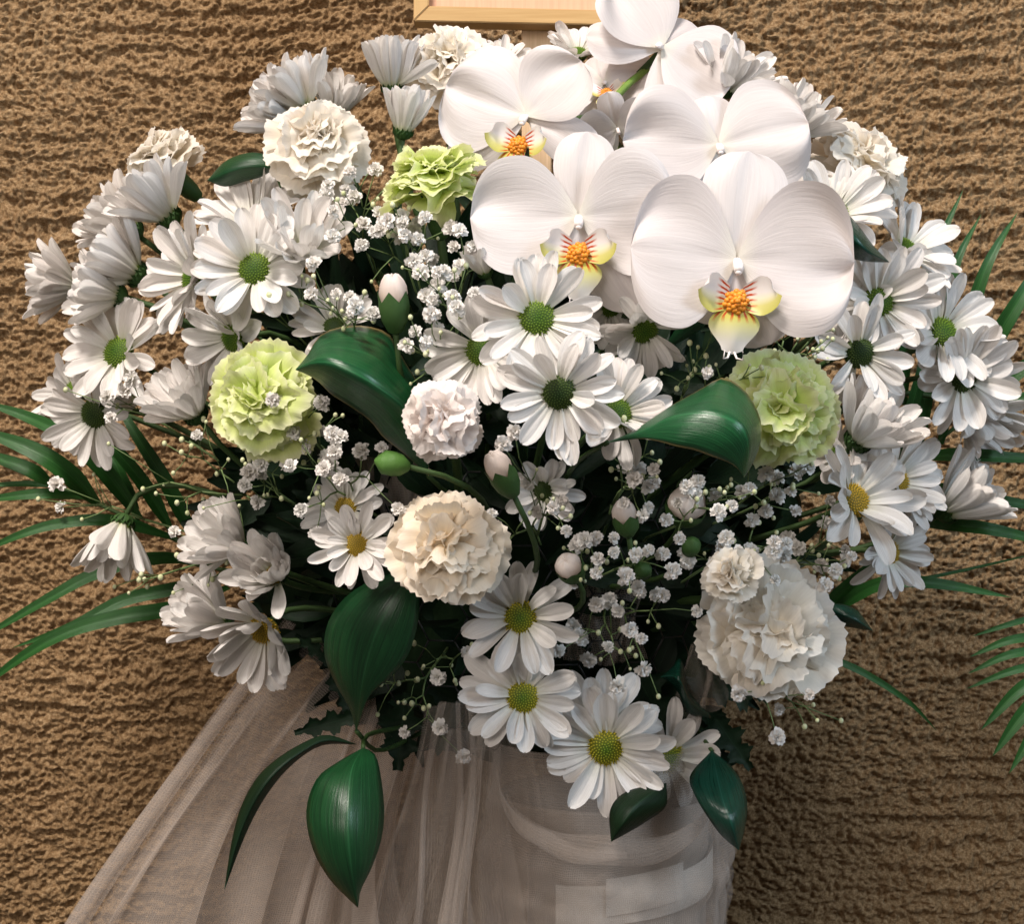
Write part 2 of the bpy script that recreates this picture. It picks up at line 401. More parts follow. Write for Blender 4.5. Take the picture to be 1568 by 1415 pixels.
# ------------------------------------------------------------------ tulle
def tulle_mat(name, dens):
    m, nt, out = newmat(name)
    uvn = N(nt, 'ShaderNodeUVMap')
    vo = N(nt, 'ShaderNodeTexVoronoi', feature='DISTANCE_TO_EDGE'); vo.inputs['Scale'].default_value = 1.0
    vo.inputs['Randomness'].default_value = 0.35
    nt.links.new(uvn.outputs['UV'], vo.inputs['Vector'])
    thr = ramp(nt, vo.outputs['Distance'], [(0.05, (1, 1, 1)), (0.22, (0, 0, 0))])
    cl = noise(nt, 0.05, 3, 0.5, uvn.outputs['UV'])
    fac = N(nt, 'ShaderNodeMath', operation='MULTIPLY_ADD'); nt.links.new(thr, fac.inputs[0]); fac.inputs[1].default_value = 0.18; fac.inputs[2].default_value = dens-0.06
    f2 = N(nt, 'ShaderNodeMath', operation='MULTIPLY'); nt.links.new(fac.outputs[0], f2.inputs[0])
    nt.links.new(ramp(nt, cl, [(0.3, (0.75, 0.75, 0.75)), (0.7, (1.1, 1.1, 1.1))]), f2.inputs[1])
    d = N(nt, 'ShaderNodeBsdfDiffuse'); d.inputs['Color'].default_value = (0.62, 0.54, 0.48, 1)
    tl = N(nt, 'ShaderNodeBsdfTranslucent'); tl.inputs['Color'].default_value = (0.62, 0.54, 0.48, 1)
    mm = N(nt, 'ShaderNodeMixShader'); mm.inputs[0].default_value = 0.4
    nt.links.new(d.outputs[0], mm.inputs[1]); nt.links.new(tl.outputs[0], mm.inputs[2])
    tp = N(nt, 'ShaderNodeBsdfTransparent')
    mx = N(nt, 'ShaderNodeMixShader'); nt.links.new(f2.outputs[0], mx.inputs[0])
    nt.links.new(tp.outputs[0], mx.inputs[1]); nt.links.new(mm.outputs[0], mx.inputs[2]); nt.links.new(mx.outputs[0], out.inputs[0])
    return m
mat_tulle = tulle_mat('tulle_net', 0.17)
mat_tulle2 = tulle_mat('tulle_net_dense', 0.38)
mat_tulle3 = tulle_mat('tulle_net_scrap', 0.62)
tulle = empty('tulle_drape', P(700, 1480, 0.03))
tag(tulle, 'sheer white tulle netting draped in folds over the vase and down beside it', 'tulle')
def tulle_sheet(top, bot, k, A0, A1, c, seed, mat, n=190, m=40, sag=0.0):
    """top, bot: lists of (px, py, Y); k folds across; folds double back on themselves where c > 1"""
    r = random.Random(seed)
    T = np.array([P(*p) for p in [tuple(q) for q in catmull(top, n)]]); B = np.array([P(*p) for p in [tuple(q) for q in catmull(bot, n)]])
    u = np.linspace(0, 1, n)
    p1, p2, p3 = (r.uniform(0, 6.28) for _ in range(3))
    ph = 2*np.pi*(k*u + 0.55*np.sin(2*np.pi*1.3*u+p1) + 0.25*np.sin(2*np.pi*3.1*u+p2)) + p3
    ampl = 0.35 + 0.65*np.sin(2*np.pi*(k*0.37)*u+p1)**2
    us = np.clip(u + c*np.sin(ph)*ampl/(2*np.pi*k), 0, 1)
    G = np.zeros((m, n, 3))
    Ti = np.stack([np.interp(us, u, T[:, a]) for a in range(3)], 1); Bi = np.stack([np.interp(us, u, B[:, a]) for a in range(3)], 1)
    for i in range(m):
        v = i/(m-1); row = Ti*(1-v) + Bi*v
        A = A0 + (A1-A0)*v
        row[:, 1] += A*np.cos(ph)*ampl + 0.004*np.sin(3*v+4*u*6.28)
        row[:, 0] += sag*np.sin(np.pi*v) + 0.003*np.sin(5*v+9*u+p2)
        G[i] = row
    L = np.linalg.norm(B-T, axis=1).mean(); Wd = np.linalg.norm(np.diff(B, axis=0), axis=1).sum()*1.5
    G -= np.array(tulle.location)
    put('tulle_layer', grid('tulle_layer', G, mat, (Wd/0.0013, L/0.0013)), tulle)
tulle_sheet([(455, 930, .06), (520, 1000, .06), (640, 1120, .06)], [(88, 1440, .08), (330, 1450, .06), (640, 1450, .05)], 6, .002, .014, 2.0, 1, mat_tulle2, sag=-0.008)
tulle_sheet([(440, 985, .10), (560, 1060, .10), (760, 1100, .10)], [(130, 1440, .12), (400, 1450, .12), (830, 1450, .11)], 5, .003, .014, 1.6, 2, mat_tulle2, sag=-0.004)
tulle_sheet([(480, 1080, .13), (640, 1090, .13), (790, 1090, .13)], [(250, 1450, .15), (560, 1450, .15), (860, 1450, .15)], 4, .003, .012, 1.2, 3, mat_tulle2)
tulle_sheet([(640, 1085, -.03), (700, 1075, -.035), (770, 1095, -.04)], [(555, 1450, -.02), (680, 1450, -.035), (800, 1450, -.03)], 5, .003, .011, 2.2, 4, mat_tulle)
tulle_sheet([(690, 1120, -.015), (760, 1110, -.02), (800, 1130, -.03)], [(590, 1450, .01), (700, 1450, .0), (880, 1450, -.02)], 5, .003, .010, 2.0, 5, mat_tulle)
def tulle_around():
    """tulle wound round the vase: a gathered swag under the rim and a loose skirt below"""
    Y = 0.035; c = P(925, 1212, Y); R = M_(160, Y)*1.10
    n, m = 150, 46; r = random.Random(9)
    for lay in range(2):
        G = np.zeros((m, n, 3)); rr = R*(1.0+0.035*lay)
        for i in range(m):
            v = i/(m-1)
            for j in range(n):
                a = math.radians(-215 + 260*j/(n-1))
                z = 0.030 - 0.150*v - 0.020*math.sin(math.pi*min(1, v*1.6))*math.sin(math.radians(-a*57.3-10))*0.4
                fold = 0.0022*math.sin(a*17+3*lay+4*math.sin(v*2.2+a))*(0.4+v) + 0.0016*math.sin(v*34+2.5*math.sin(a*2+lay))*math.exp(-((v-.38)/.22)**2)*2.0
                bulge = 0.004*math.exp(-((v-.45)/.13)**2)
                q = rr*(0.93+0.07*min(1, v*3)) + fold + bulge
                G[i, j] = (c.x+q*math.cos(a), c.y+q*math.sin(a), c.z+z)
        G -= np.array(tulle.location)
        put('tulle_layer', grid('tulle_layer', G, mat_tulle2 if lay == 0 else mat_tulle, (300, 130)), tulle)
    # gathered roll of netting: a soft crease line hanging across the front
    for (pts, rad) in (([(775, 1225, -.035), (800, 1262, -.05), (880, 1300, -.062), (980, 1305, -.06), (1060, 1275, -.045), (1092, 1235, -.02)], .006),
                       ([(760, 1180, -.035), (772, 1230, -.045), (810, 1275, -.055), (880, 1306, -.06), (960, 1312, -.06)], .004)):
        cp = catmull(pts, 50); G = []
        for i, p in enumerate(cp):
            w_ = P(*p); s_ = i/49; rd = rad*(0.5+0.8*math.sin(math.pi*s_))
            G.append([tuple(w_ - tulle.location + Vector((0, math.cos(a)*rd*.6, math.sin(a)*rd*(1+.2*math.sin(13*s_+a))))) for a in np.linspace(0, 2*math.pi, 15)])
        put('tulle_gather', grid('tulle_gather', G, mat_tulle, (20, 130)), tulle)
tulle_around()
# tucked-in scraps of netting showing through the wire
tulle_sheet([(545, 690, -.015), (600, 680, -.02), (665, 700, -.02)], [(550, 780, -.01), (610, 790, -.01), (660, 775, -.01)], 2, .001, .002, .6, 6, mat_tulle3, 40, 12)
tulle_sheet([(1050, 985, .0), (1075, 990, -.01), (1095, 1000, 0)], [(1030, 1115, .01), (1070, 1110, .0), (1110, 1070, .01)], 2, .001, .003, .8, 7, mat_tulle, 40, 12)
tulle_sheet([(880, 900, .0), (940, 890, -.01), (980, 905, 0)], [(870, 1010, .01), (930, 1020, .0), (985, 1010, .01)], 2, .001, .003, .8, 8, mat_tulle2, 40, 12)

# ------------------------------------------------------------------ flower pieces (shared meshes)
def mum_petal(i, cupped=False):
    r = random.Random(100+i); n, m = 10, 9
    S = [0, .12, .25, .4, .55, .7, .82, .91, .97, 1.0]; Wp = [.34, .46, .62, .80, .93, 1.0, .93, .74, .48, .13]
    W = r.uniform(.145, .19); rec = r.uniform(-.12, .40); lift = r.uniform(0, .08); tw = r.uniform(-.35, .35); sway = r.uniform(-.07, .07)
    cup = r.uniform(.15, .7); gr = r.uniform(.028, .05); curl = r.uniform(-.1, .25) if i % 3 else r.uniform(.2, .5)
    if cupped: rec = r.uniform(-.42, -.02); curl = r.uniform(-.1, .1); cup = r.uniform(.4, .9)
    G = np.zeros((n, m, 3))
    for a, (s, wp) in enumerate(zip(S, Wp)):
        for b in range(m):
            t = -1 + 2*b/(m-1)
            groove = gr*(math.cos(t*math.pi*2.5))*min(1, s*3)*(1-s**6)
            y = t*W*wp; z = cup*W*(t*t)*wp + groove*W*5*.6
            x = s - 0.03*(1-abs(t))*0 + (0.02*math.cos(t*7) if s > .95 else 0)
            zz = lift*s - rec*s*s + curl*max(0, s-.7)**2*2
            ca, sa = math.cos(tw*s), math.sin(tw*s)
            G[a, b] = (x*math.sqrt(max(.2, 1-(rec*s)**2)), y*ca - z*sa + sway*s*s, y*sa + z*ca + zz)
    return grid('mum_petal', G, mat_mum)
MUMP = [mum_petal(i) for i in range(16)]
MUMS = [mum_petal(40+i, True) for i in range(12)]
def mum_disc(kind):
    mb = MB(); R = .27
    G = [[(R*math.sin(th)*math.cos(a), R*math.sin(th)*math.sin(a), .13*math.cos(th)-.01) for a in np.linspace(0, 2*math.pi, 19)] for th in np.linspace(0.01, math.pi/2, 7)]
    mb.add(np.asarray(G).reshape(-1, 3), [(i*19+j, i*19+j+1, (i+1)*19+j+1, (i+1)*19+j) for i in range(6) for j in range(18)])
    for k in range(150):
        q = math.sqrt((k+.5)/150); a = k*2.39996; r_ = R*q*1.0
        z = .13*math.sqrt(max(0, 1-q*q*.98))-.012; nrm = Vector((q*math.cos(a)*.9, q*math.sin(a)*.9, 1.0-q*.55)).normalized()
        t1 = nrm.orthogonal().normalized(); t2 = nrm.cross(t1); c = Vector((r_*math.cos(a), r_*math.sin(a), z)); s = .0155; hh = .020+.024*q
        mb.add([c+t1*s, c+t2*s, c-t1*s, c-t2*s, c+nrm*hh], [(0, 1, 4), (1, 2, 4), (2, 3, 4), (3, 0, 4)], [(1, .4)]*4+[(1, 1)])
    return mb.mesh('mum_disc_'+kind, mat_disc[kind])
MUMD = {k: mum_disc(k) for k in 'gdyo'}
def mum_calyx():
    mb = MB(); mb.lathe([(.05, -.24), (.15, -.19), (.215, -.10), (.20, -.02), (.0, -.01)], 18)
    for row in range(2):
        for k in range(13):
            a = 2*math.pi*(k+.5*row)/13; ca, sa = math.cos(a), math.sin(a); h0, h1 = (-.20, -.02) if row == 0 else (-.14, .04)
            def q(r_, z, off): return (r_*ca - off*sa, r_*sa + off*ca, z)
            mb.add([q(.14, h0, -.03), q(.14, h0, .03), q(.232, (h0+h1)/2, .04), q(.25, h1, 0), q(.232, (h0+h1)/2, -.04)], [(0, 1, 2, 3, 4)])
    return mb.mesh('mum_calyx', mat_calyx)
MUMC = mum_calyx()

def stem_obj(root, start, fdir, end, r, mat=None, name='stem', bow=0.5):
    """stem from the flower's back, curving into the foam; coordinates local to root"""
    end = Vector(end); d = (end-start).length
    c1 = start - fdir*min(0.07, d*.35)*bow*2; c2 = end + (start-end)*0.35
    pts = []
    for k in range(11):
        t = k/10; pts.append(start*(1-t)**3 + c1*3*t*(1-t)**2 + c2*3*t*t*(1-t) + end*t**3)
    inv = root.matrix_world_inv
    mb = MB(); s = root.sc
    mb.tube([inv @ p for p in pts], r/s, r*1.25/s, 7)
    return put(name, mb.mesh(name, mat or mat_stem), root.o)
class Root: pass
def flower_root(name, px, py, R, f, dy, roll=0.0):
    Y = depth(px, py) + dy
    loc = P(px, py, Y); s = M_(R, Y)
    fd = Vector((f[0], -f[2], f[1])).normalized()
    q = fd.to_track_quat('Z', 'Y') @ Quaternion((0, 0, 1), roll)
    o = empty(name, loc); Mw = Matrix.LocRotScale(loc, q, Vector((s, s, s))); o.matrix_basis = Mw
    rt = Root(); rt.o = o; rt.matrix_world_inv = Mw.inverted(); rt.sc = s; rt.loc = loc; rt.fd = fd; rt.Y = Y; rt.mw = Mw
    return rt
def core_end(px, py):
    return P(790+0.22*(px-790)+random.uniform(-60, 60), max(700, 880+0.25*(py-700))+random.uniform(-40, 40), 0.05+random.uniform(-.02, .02))
def place(name, me, root, phi, rb, z, elev, L, twist=0.0, W=1.0, yaw=0.0):
    Mx = Matrix.Rotation(phi, 4, 'Z') @ Matrix.Translation((rb, 0, z)) @ Matrix.Rotation(yaw, 4, 'Z') @ Matrix.Rotation(-elev, 4, 'Y') @ Matrix.Rotation(twist, 4, 'X') @ Matrix.Diagonal((L, W, (L+W)/2, 1))
    return put(name, me, root.o, Mx)

GM = 'white daisy chrysanthemums in the bouquet'
def mum(px, py, R, f, elev, kind, label, dy=0.0, n=(14, 12), stem=True, spread=1.0, cup=None):
    rt = flower_root('chrysanthemum', px, py, R, f, dy, random.uniform(0, 6.28))
    tag(rt.o, label, 'chrysanthemum', GM)
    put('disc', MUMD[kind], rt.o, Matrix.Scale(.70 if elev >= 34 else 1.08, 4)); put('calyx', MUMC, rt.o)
    e = math.radians(elev); cup = elev >= 34 if cup is None else cup
    for row, cnt in enumerate(n):
        for k in range(cnt):
            if random.random() < .03: continue
            phi = 2*math.pi*(k+.5*row+random.uniform(-.28, .28))/cnt
            L = random.gauss((.86, .78, .48)[row], .055)*(1.10 if cup else 1)
            el = e + math.radians((0, 11, 22)[row]) + random.gauss(0, math.radians(7))*spread
            if random.random() < .06: el += math.radians(random.choice((-25, 25)))
            place('petal', random.choice(MUMS if cup else MUMP), rt, phi, .19-.02*row, -.02+.03*row, el, L, random.gauss(0, .22), random.uniform(.85, 1.12)*L**.3, random.gauss(0, .07))
    if stem: stem_obj(rt, rt.mw @ Vector((0, 0, -.15)), rt.fd, core_end(px, py), .0016)
    return rt

def carn_petal(i, mat, inner):
    r = random.Random(300+i); n, m = 10, 25
    p1, p2, p3 = (r.uniform(0, 6.28) for _ in range(3)); a1, a2 = r.uniform(.6, 1.1), r.uniform(.5, 1.0); half = r.uniform(.70, .95)
    ser = [r.uniform(-.03, .012) + (.018 if j % 2 else -.018) for j in range(m)]
    back = r.uniform(.35, .75) if inner else r.uniform(.0, .22)
    amp = 1.35 if inner else .8
    G = np.zeros((n, m, 3))
    for a in range(n):
        s = a/(n-1); s_ = s**.9
        for b in range(m):
            t = -1+2*b/(m-1)
            ang = t*half*(.20+.80*min(1, s*1.3)); rr = s_*(1-.08*t*t)*(1+(ser[b] if a == n-1 else 0))
            ruff = amp*s**1.6*(a1*math.sin(3.6*t+p1)*.13 + a2*math.sin(7.0*t+p2)*.055*s + .035*math.sin(15*t+p3)*s**4)
            # the blade rises, then rolls outwards towards its frilled edge
            c = back*s**1.5*1.5; x, y = rr*math.cos(ang), rr*math.sin(ang)
            xr = x*(1-.22*back*s*s); zr = -back*.62*s**2.4 + .16*back*math.sin(math.pi*s)
            G[a, b] = (xr, y, ruff + .08*t*t*s + zr)
    return grid('carnation_petal', G, mat)
def carn_set(mat): return [carn_petal(i, mat, i >= 5) for i in range(14)]
CARN = {'cream': carn_set(mat_carn), 'peach': carn_set(mat_peach), 'blush': carn_set(mat_pink), 'lime': carn_set(mat_lime)}
def carn_calyx():
    mb = MB(); seg = 15; prof = [(.05, -.95), (.13, -.90), (.19, -.70), (.215, -.45), (.22, -.22)]
    mb.lathe(prof, seg)
    b = len(mb.V)-seg
    for k in range(5):
        i0 = b+k*3; a = 2*math.pi*(k*3+1.5)/seg
        mb.V.append((.30*math.cos(a), .30*math.sin(a), -.02)); mb.UV.append((0, 0)); t = len(mb.V)-1
        for j in range(3): mb.F.append((i0+j, b+(k*3+j+1) % seg, t))
    return mb.mesh('carnation_calyx', mat_calyx)
CARNC = carn_calyx()
def carnation(px, py, R, f, kind, label, dy=0.0, n=38, dome=1.0, stem=True, open_=0.0, flat=0.0):
    rt = flower_root('carnation', px, py, R, f, dy, random.uniform(0, 6.28))
    tag(rt.o, label, 'carnation', 'ruffled carnations in the bouquet')
    put('calyx', CARNC, rt.o)
    S = CARN[kind]
    for k in range(n):
        t = k/(n-1)
        el = math.radians(-8+open_ + 92*t**.85*dome) + random.gauss(0, .20)
        L = (1.0-.22*t)*random.uniform(.82, 1.10)
        me = S[random.randrange(5)] if t < .3 else S[random.randrange(3, 14)]
        place('petal', me, rt, k*2.39996+random.uniform(-.2, .2), .04+.10*math.sin(t*9)**2*t, -.10+.10*t, el, L, random.gauss(0, .18+.35*t), L*random.uniform(.85, 1.1)*(1-.25*t))
    for k in range(9):                       # crumpled petals filling the heart of the flower
        place('petal', S[random.randrange(0, 14)], rt, k*2.4, random.uniform(.0, .10), .05, math.radians(random.uniform(62, 112)), random.uniform(.52, .68), random.gauss(0, .6), random.uniform(.45, .65))
    if stem: stem_obj(rt, rt.mw @ Vector((0, 0, -.9)), rt.fd, core_end(px, py), .0022)
    return rt

# ------------------------------------------------------------------ orchids
def orch_petal(i, W, wide, wave, cupb, s0=.56):
    r = random.Random(500+i); n, m = 18, 21; p1, p2 = r.uniform(0, 6.28), r.uniform(0, 6.28)
    G = np.zeros((n, m, 3))
    for a in range(n):
        s = (a/(n-1)); s = 1-(1-s)**1.25
        if s > s0: wp = math.sqrt(max(0, 1-((s-s0)/(1-s0))**2.6))
        else: wp = max(.09, math.sin(math.pi/2*s/s0)**(.75 if wide else .9))
        wp = max(wp, .02)
        for b in range(m):
            t = -1+2*b/(m-1)
            z = cupb*(-.9*s*s + .55*s) + .07*wp*wp*(t*t)*(.35 if wide else -1.0)
            z += wave*s*wp*(.050*math.sin(3.3*t+p1+2*s)*abs(t)**.6+.022*math.sin(6.5*t+p2+3*s)*s)
            z -= .030*math.exp(-(t*wp*W/.045)**2)*min(1, s*4)*(1-s*.7)          # midrib channel
            G[a, b] = (s - (.05*math.cos(t*2)*0), t*W*wp, z)
    return grid('orchid_petal' if wide else 'orchid_sepal', G, mat_orch)
ORP = [orch_petal(i, .66, True, 2.0+.4*i, .10, .52) for i in range(5)]
ORS = [orch_petal(10+i, .34, False, .8, .30, .6) for i in range(4)]
def lip_mat(name, axis, stops):
    m, nt, out = newmat(name)
    uvn = N(nt, 'ShaderNodeUVMap'); sep = N(nt, 'ShaderNodeSeparateXYZ'); nt.links.new(uvn.outputs['UV'], sep.inputs[0])
    base = ramp(nt, sep.outputs[axis], stops)
    wv = N(nt, 'ShaderNodeTexWave', wave_type='BANDS', bands_direction='X'); wv.inputs['Scale'].default_value = 1.9; wv.inputs['Distortion'].default_value = 2.2; wv.inputs['Detail Scale'].default_value = 2
    nt.links.new(uvn.outputs['UV'], wv.inputs['Vector'])
    st = ramp(nt, wv.outputs['Color'], [(0.60, (0, 0, 0)), (0.80, (1, 1, 1))])
    reg = ramp(nt, sep.outputs['Y'], [(0.0, (1, 1, 1)), (0.20, (1, 1, 1)), (0.36, (0, 0, 0))])
    f = mixc(nt, st, reg, 1.0, 'MULTIPLY')
    col = mixc(nt, base, (0.55, 0.07, 0.01), f)
    b = bsdf(nt, 0.4, 0.35); nt.links.new(col, b.inputs['Base Color'])
    tr = N(nt, 'ShaderNodeBsdfTranslucent'); nt.links.new(col, tr.inputs['Color'])
    mx = N(nt, 'ShaderNodeMixShader'); mx.inputs[0].default_value = .2
    nt.links.new(b.outputs[0], mx.inputs[1]); nt.links.new(tr.outputs[0], mx.inputs[2]); nt.links.new(mx.outputs[0], out.inputs[0]); return m
mat_lip = lip_mat('orchid_lip', 'Y', [(0.0, (0.60, 0.36, 0.06)), (0.25, (0.62, 0.57, 0.12)), (0.5, (0.74, 0.70, 0.40)), (0.75, (0.83, 0.79, 0.72)), (1.0, (0.83, 0.79, 0.77))])
mat_lipside = lip_mat('orchid_lip_side', 'X', [(0.0, (0.46, 0.44, 0.10)), (0.25, (0.58, 0.54, 0.18)), (0.45, (0.80, 0.76, 0.58)), (0.6, (0.83, 0.79, 0.77)), (1.0, (0.83, 0.79, 0.77))])
mat_callus = plain('orchid_callus', (0.62, 0.16, 0.01), (0.85, 0.36, 0.03), 35, 0.45, 0.4, 0.4)
mat_column = plain('orchid_column', (0.74, 0.65, 0.62), (0.82, 0.76, 0.74), 30, 0.4, 0.4, 0.1)
def lip_meshes():
    sides = []
    for sgn in (-1, 1):
        G = []
        for a in range(12):
            v = a/11; row = []
            for b in range(11):
                u = -1+2*b/10; wv = .155*math.sqrt(max(.01, 1-.97*v*v))*(.55+.45*min(1, v*2.5))
                # stands up beside the callus and arches over towards the column
                x = sgn*(.045+.20*math.sin(v*1.45)-.035*u*v); z = .05+.15*v+.04*u*u; y = -.36+u*wv+.05*v
                row.append((x, y, z))
            G.append(row)
        sides.append(grid('lip_side', G, mat_lipside))
    G = []
    for a in range(14):
        v = a/13; row = []
        wv = .07+.15*math.sin(math.pi*min(1, v*1.1))**1.2*(1-v*.75) if v < .93 else .05*(1-v)/.07*.6+.01
        for b in range(9):
            u = -1+2*b/8
            row.append((u*wv, -.42-.34*v, .10+.13*v-.16*v*v-.05*abs(u)*math.sin(math.pi*v)))
        G.append(row)
    mid = grid('lip_middle', G, mat_lip)
    mb = MB()
    for s in (-1, 1):
        mb.tube([(s*.01, -.73, .06), (s*.03, -.79, .10), (s*.065, -.80, .14), (s*.06, -.74, .15)], .010, .003, 5)
    ten = mb.mesh('lip_tendril', mat_column)
    mb = MB()
    for k in range(26):
        a = k*2.4; q = math.sqrt(k/26)*.075; mb.ball((q*math.cos(a), -.39+q*math.sin(a)*1.1, .15-.6*q), .024, 1.1, 7, 5)
    cal = mb.mesh('lip_callus', mat_callus)
    mb = MB(); G = []
    for a in range(10):
        v = a/9; c = Vector((0, -.02-.20*v, .02+.17*math.sin(v*1.9))); rr = .045+.016*math.sin(v*3.1) if a < 9 else .01
        G.append([(c.x+rr*math.cos(q), c.y+rr*.55*math.sin(q), c.z+rr*.8*math.sin(q)) for q in np.linspace(0, 2*math.pi, 13)])
    mb.grid(G); mb.ball((0, -.20, .185), .042, .9, 9, 6)
    col = mb.mesh('orchid_column', mat_column)
    return sides, mid, ten, cal, col
LIPS, LIPM, LIPT, LIPC, LIPCOL = lip_meshes()
def orchid(px, py, R, f, roll, label, dy=0.0, lip=True, sp=0, pl=((4, 1.0, 1.0), (176, 1.0, 1.0)), se=((91, .92, 1.0), (222, .95, 1.0), (318, .95, 1.0))):
    """facing f, turned by roll degrees; local Y is up for the blossom"""
    Y = depth(px, py) + dy; loc = P(px, py, Y); s = M_(R, Y)
    fd = Vector((f[0], -f[2], f[1])).normalized(); up = Vector((0, 0, 1)); x = up.cross(fd).normalized(); y = fd.cross(x)
    Rm = Matrix((x, y, fd)).transposed().to_4x4() @ Matrix.Rotation(math.radians(roll), 4, 'Z')
    Mw = Matrix.Translation(loc) @ Rm @ Matrix.Scale(s, 4)
    o = empty('orchid', loc); o.matrix_basis = Mw
    tag(o, label, 'orchid', 'white moth orchids at the top of the bouquet')
    rt = Root(); rt.o = o; rt.matrix_world_inv = Mw.inverted(); rt.sc = s; rt.loc = loc; rt.fd = fd; rt.mw = Mw
    for k, (an, L, W) in enumerate(pl):
        place('petal', ORP[(sp+k) % 5], rt, math.radians(an), .015, .035, math.radians(random.uniform(2, 9)), L, random.gauss(0, .06), W)
    for k, (an, L, W) in enumerate(se):
        place('sepal', ORS[(sp+k) % 4], rt, math.radians(an), .01, -.02, math.radians(random.uniform(-3, 5)), L, random.gauss(0, .06), W)
    put('column', LIPCOL, o, Matrix.Translation((0, .015, 0)) @ Matrix.Diagonal((.75, .68, .7, 1)))
    if lip:
        l = put('lip', LIPM, o, Matrix.Translation((0, .10, 0)) @ Matrix.Diagonal((1.3, 1.22, 1.2, 1)))
        for q in LIPS: put('side_lobe', q, l)
        put('callus', LIPC, l); put('tendril', LIPT, l)
    stem_obj(rt, rt.mw @ Vector((0, 0, -.03)), rt.fd, P(940, 170+0.2*(py-170), .03), .0017, name='flower_stalk')
    return rt

orchid(1012, 74, 122, (.30, .35, .88), -62, 'white orchid turned sideways, topmost bloom overlapping the end of the wooden sign', dy=-.02, lip=False, sp=1,
       pl=((28, .98, 1.02), (183, 1.0, 1.0)), se=((95, .75, .9), (232, .95, .95), (330, 1.2, .8)))
orchid(806, 178, 136, (-.25, .12, .95), -8, 'white orchid with orange lip overlapping the lime carnation seen from the side', dy=-.005, sp=2,
       pl=((52, .85, .72), (165, 1.0, .98)), se=((105, .75, .8), (212, 1.0, .9), (338, .92, .8)))
orchid(886, 332, 160, (-.05, .05, 1), 0, 'white orchid with orange lip directly above the mum with the bright green eye', dy=-.03, sp=0,
       pl=((3, .92, .92), (181, 1.02, .88)), se=((84, .86, .88), (228, .80, .9), (305, 1.02, .9)))
orchid(1100, 222, 140, (.06, .12, .95), 0, 'white orchid half hidden behind the top sepal of the lowest orchid', dy=-.02, lip=False, sp=3,
       pl=((14, 1.0, .95), (180, 1.05, .95)), se=((100, .60, .8), (225, .85, 1), (315, .85, 1)))
orchid(1128, 398, 176, (.05, .0, 1), -4, 'largest white orchid, the lowest of the spray, with orange and yellow lip', dy=-.065, sp=4,
       pl=((3, 1.0, 1.03), (178, .93, 1.02)), se=((86, .98, 1.12), (232, .62, .8), (298, .78, .95)))
orchid(925, 128, 80, (-.1, .55, .8), 10, 'small white orchid tucked behind the others beside the green flower stalk', dy=.03, sp=2)
orchid(945, 195, 62, (.1, -.5, .8), 20, 'half open white orchid hanging below the green flower stalk', dy=.02, lip=False, sp=1)
t = empty('orchid_spray_stem', P(905, 700, .02)); tag(t, 'thick green arching orchid stalk showing between the white orchids', 'flower stem')
mb = MB(); mb.tube([P(*q) - t.location for q in catmull([(905, 700, .03), (950, 480, -.01), (958, 300, -.02), (945, 235, .0), (925, 180, .0), (960, 130, .01), (1000, 100, .03)], 30)], .0028, .0020, 8)
put('stalk', mb.mesh('orchid_stalk', plain('orchid_stalk_green', (.10, .18, .03), (.18, .27, .05), 200)), t)

# ------------------------------------------------------------------ chrysanthemums
mum(466, 160, 82, (-.45, .85, .25), 38, 'g', 'side-on white mum above the cream carnation, petals fanning up and left')
mum(446, 178, 82, (-.80, .45, .35), 35, 'g', 'white mum leaning left behind the upper cream carnation, partly covered', .015)
mum(515, 172, 66, (.15, .9, .3), 40, 'g', 'white mum peeking up behind the upper cream carnation', .02)
mum(601, 130, 78, (-.02, .97, .22), 52, 'g', 'upright white mum cup with green base against the wall, taller of two', 0)
mum(618, 198, 68, (.16, .96, .2), 56, 'g', 'small upright white mum cup with dark green base, shorter of two', 0)
mum(772, 95, 46, (.1, .75, .6), 30, 'g', 'small greyish mum in shade left of the sign post', .06)
mum(885, 82, 56, (.0, .7, .6), 32, 'g', 'shaded white mum right of the sign post under the board', .05)
mum(256, 330, 92, (-.62, .68, .25), 42, 'g', 'side-on white mum just below the carnation with the bulging green calyx')
mum(200, 352, 84, (-.75, .55, .25), 42, 'g', 'white mum mostly hidden behind the side-on mums of the upper left edge', .03)
mum(206, 418, 90, (-.80, .52, .25), 42, 'g', 'side-on white mum in the middle of the upper left edge', .0)
mum(178, 452, 76, (-.90, .18, .30), 42, 'g', 'small side-on white mum with green base over the outermost left mum', -.01)
mum(112, 438, 76, (-.92, .05, .28), 40, 'g', 'outermost white mum on the left edge facing the wall side', .02)
mum(182, 540, 92, (-.42, .28, .85), 20, 'g', 'white mum with half hidden green eye, outermost open one on the left')
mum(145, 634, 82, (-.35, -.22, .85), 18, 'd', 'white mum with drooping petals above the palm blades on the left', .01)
mum(298, 425, 96, (-.72, .12, .60), 28, 'g', 'white mum turned left beside the open mum with green eye, no eye visible', .0)
mum(390, 413, 96, (-.08, .12, .98), 16, 'g', 'large open white mum with green eye between the two cream and lime carnations', -.02)
mum(384, 345, 96, (-.22, .72, .6), 30, 'g', 'white mum facing upwards right behind the large open mum on the left', .01)
mum(462, 385, 86, (.12, .62, .75), 34, 'g', 'white mum with upright petals and half a green eye beside baby\'s breath', .0, (12, 9))
mum(358, 518, 86, (-.62, -.28, .62), 25, 'g', 'bluish white mum facing down left just above the round lime carnation', .01)
mum(298, 632, 84, (-.42, .70, .45), 40, 'g', 'shaded white mum cup left of the round lime carnation', .02)
mum(186, 806, 84, (-.18, -.86, .38), 50, 'g', 'drooping white mum hanging alone between palm blades on the left', .0, (11, 7))
mum(364, 838, 84, (-.72, .50, .42), 40, 'g', 'side-on white mum behind baby\'s breath at the lower left', .0)
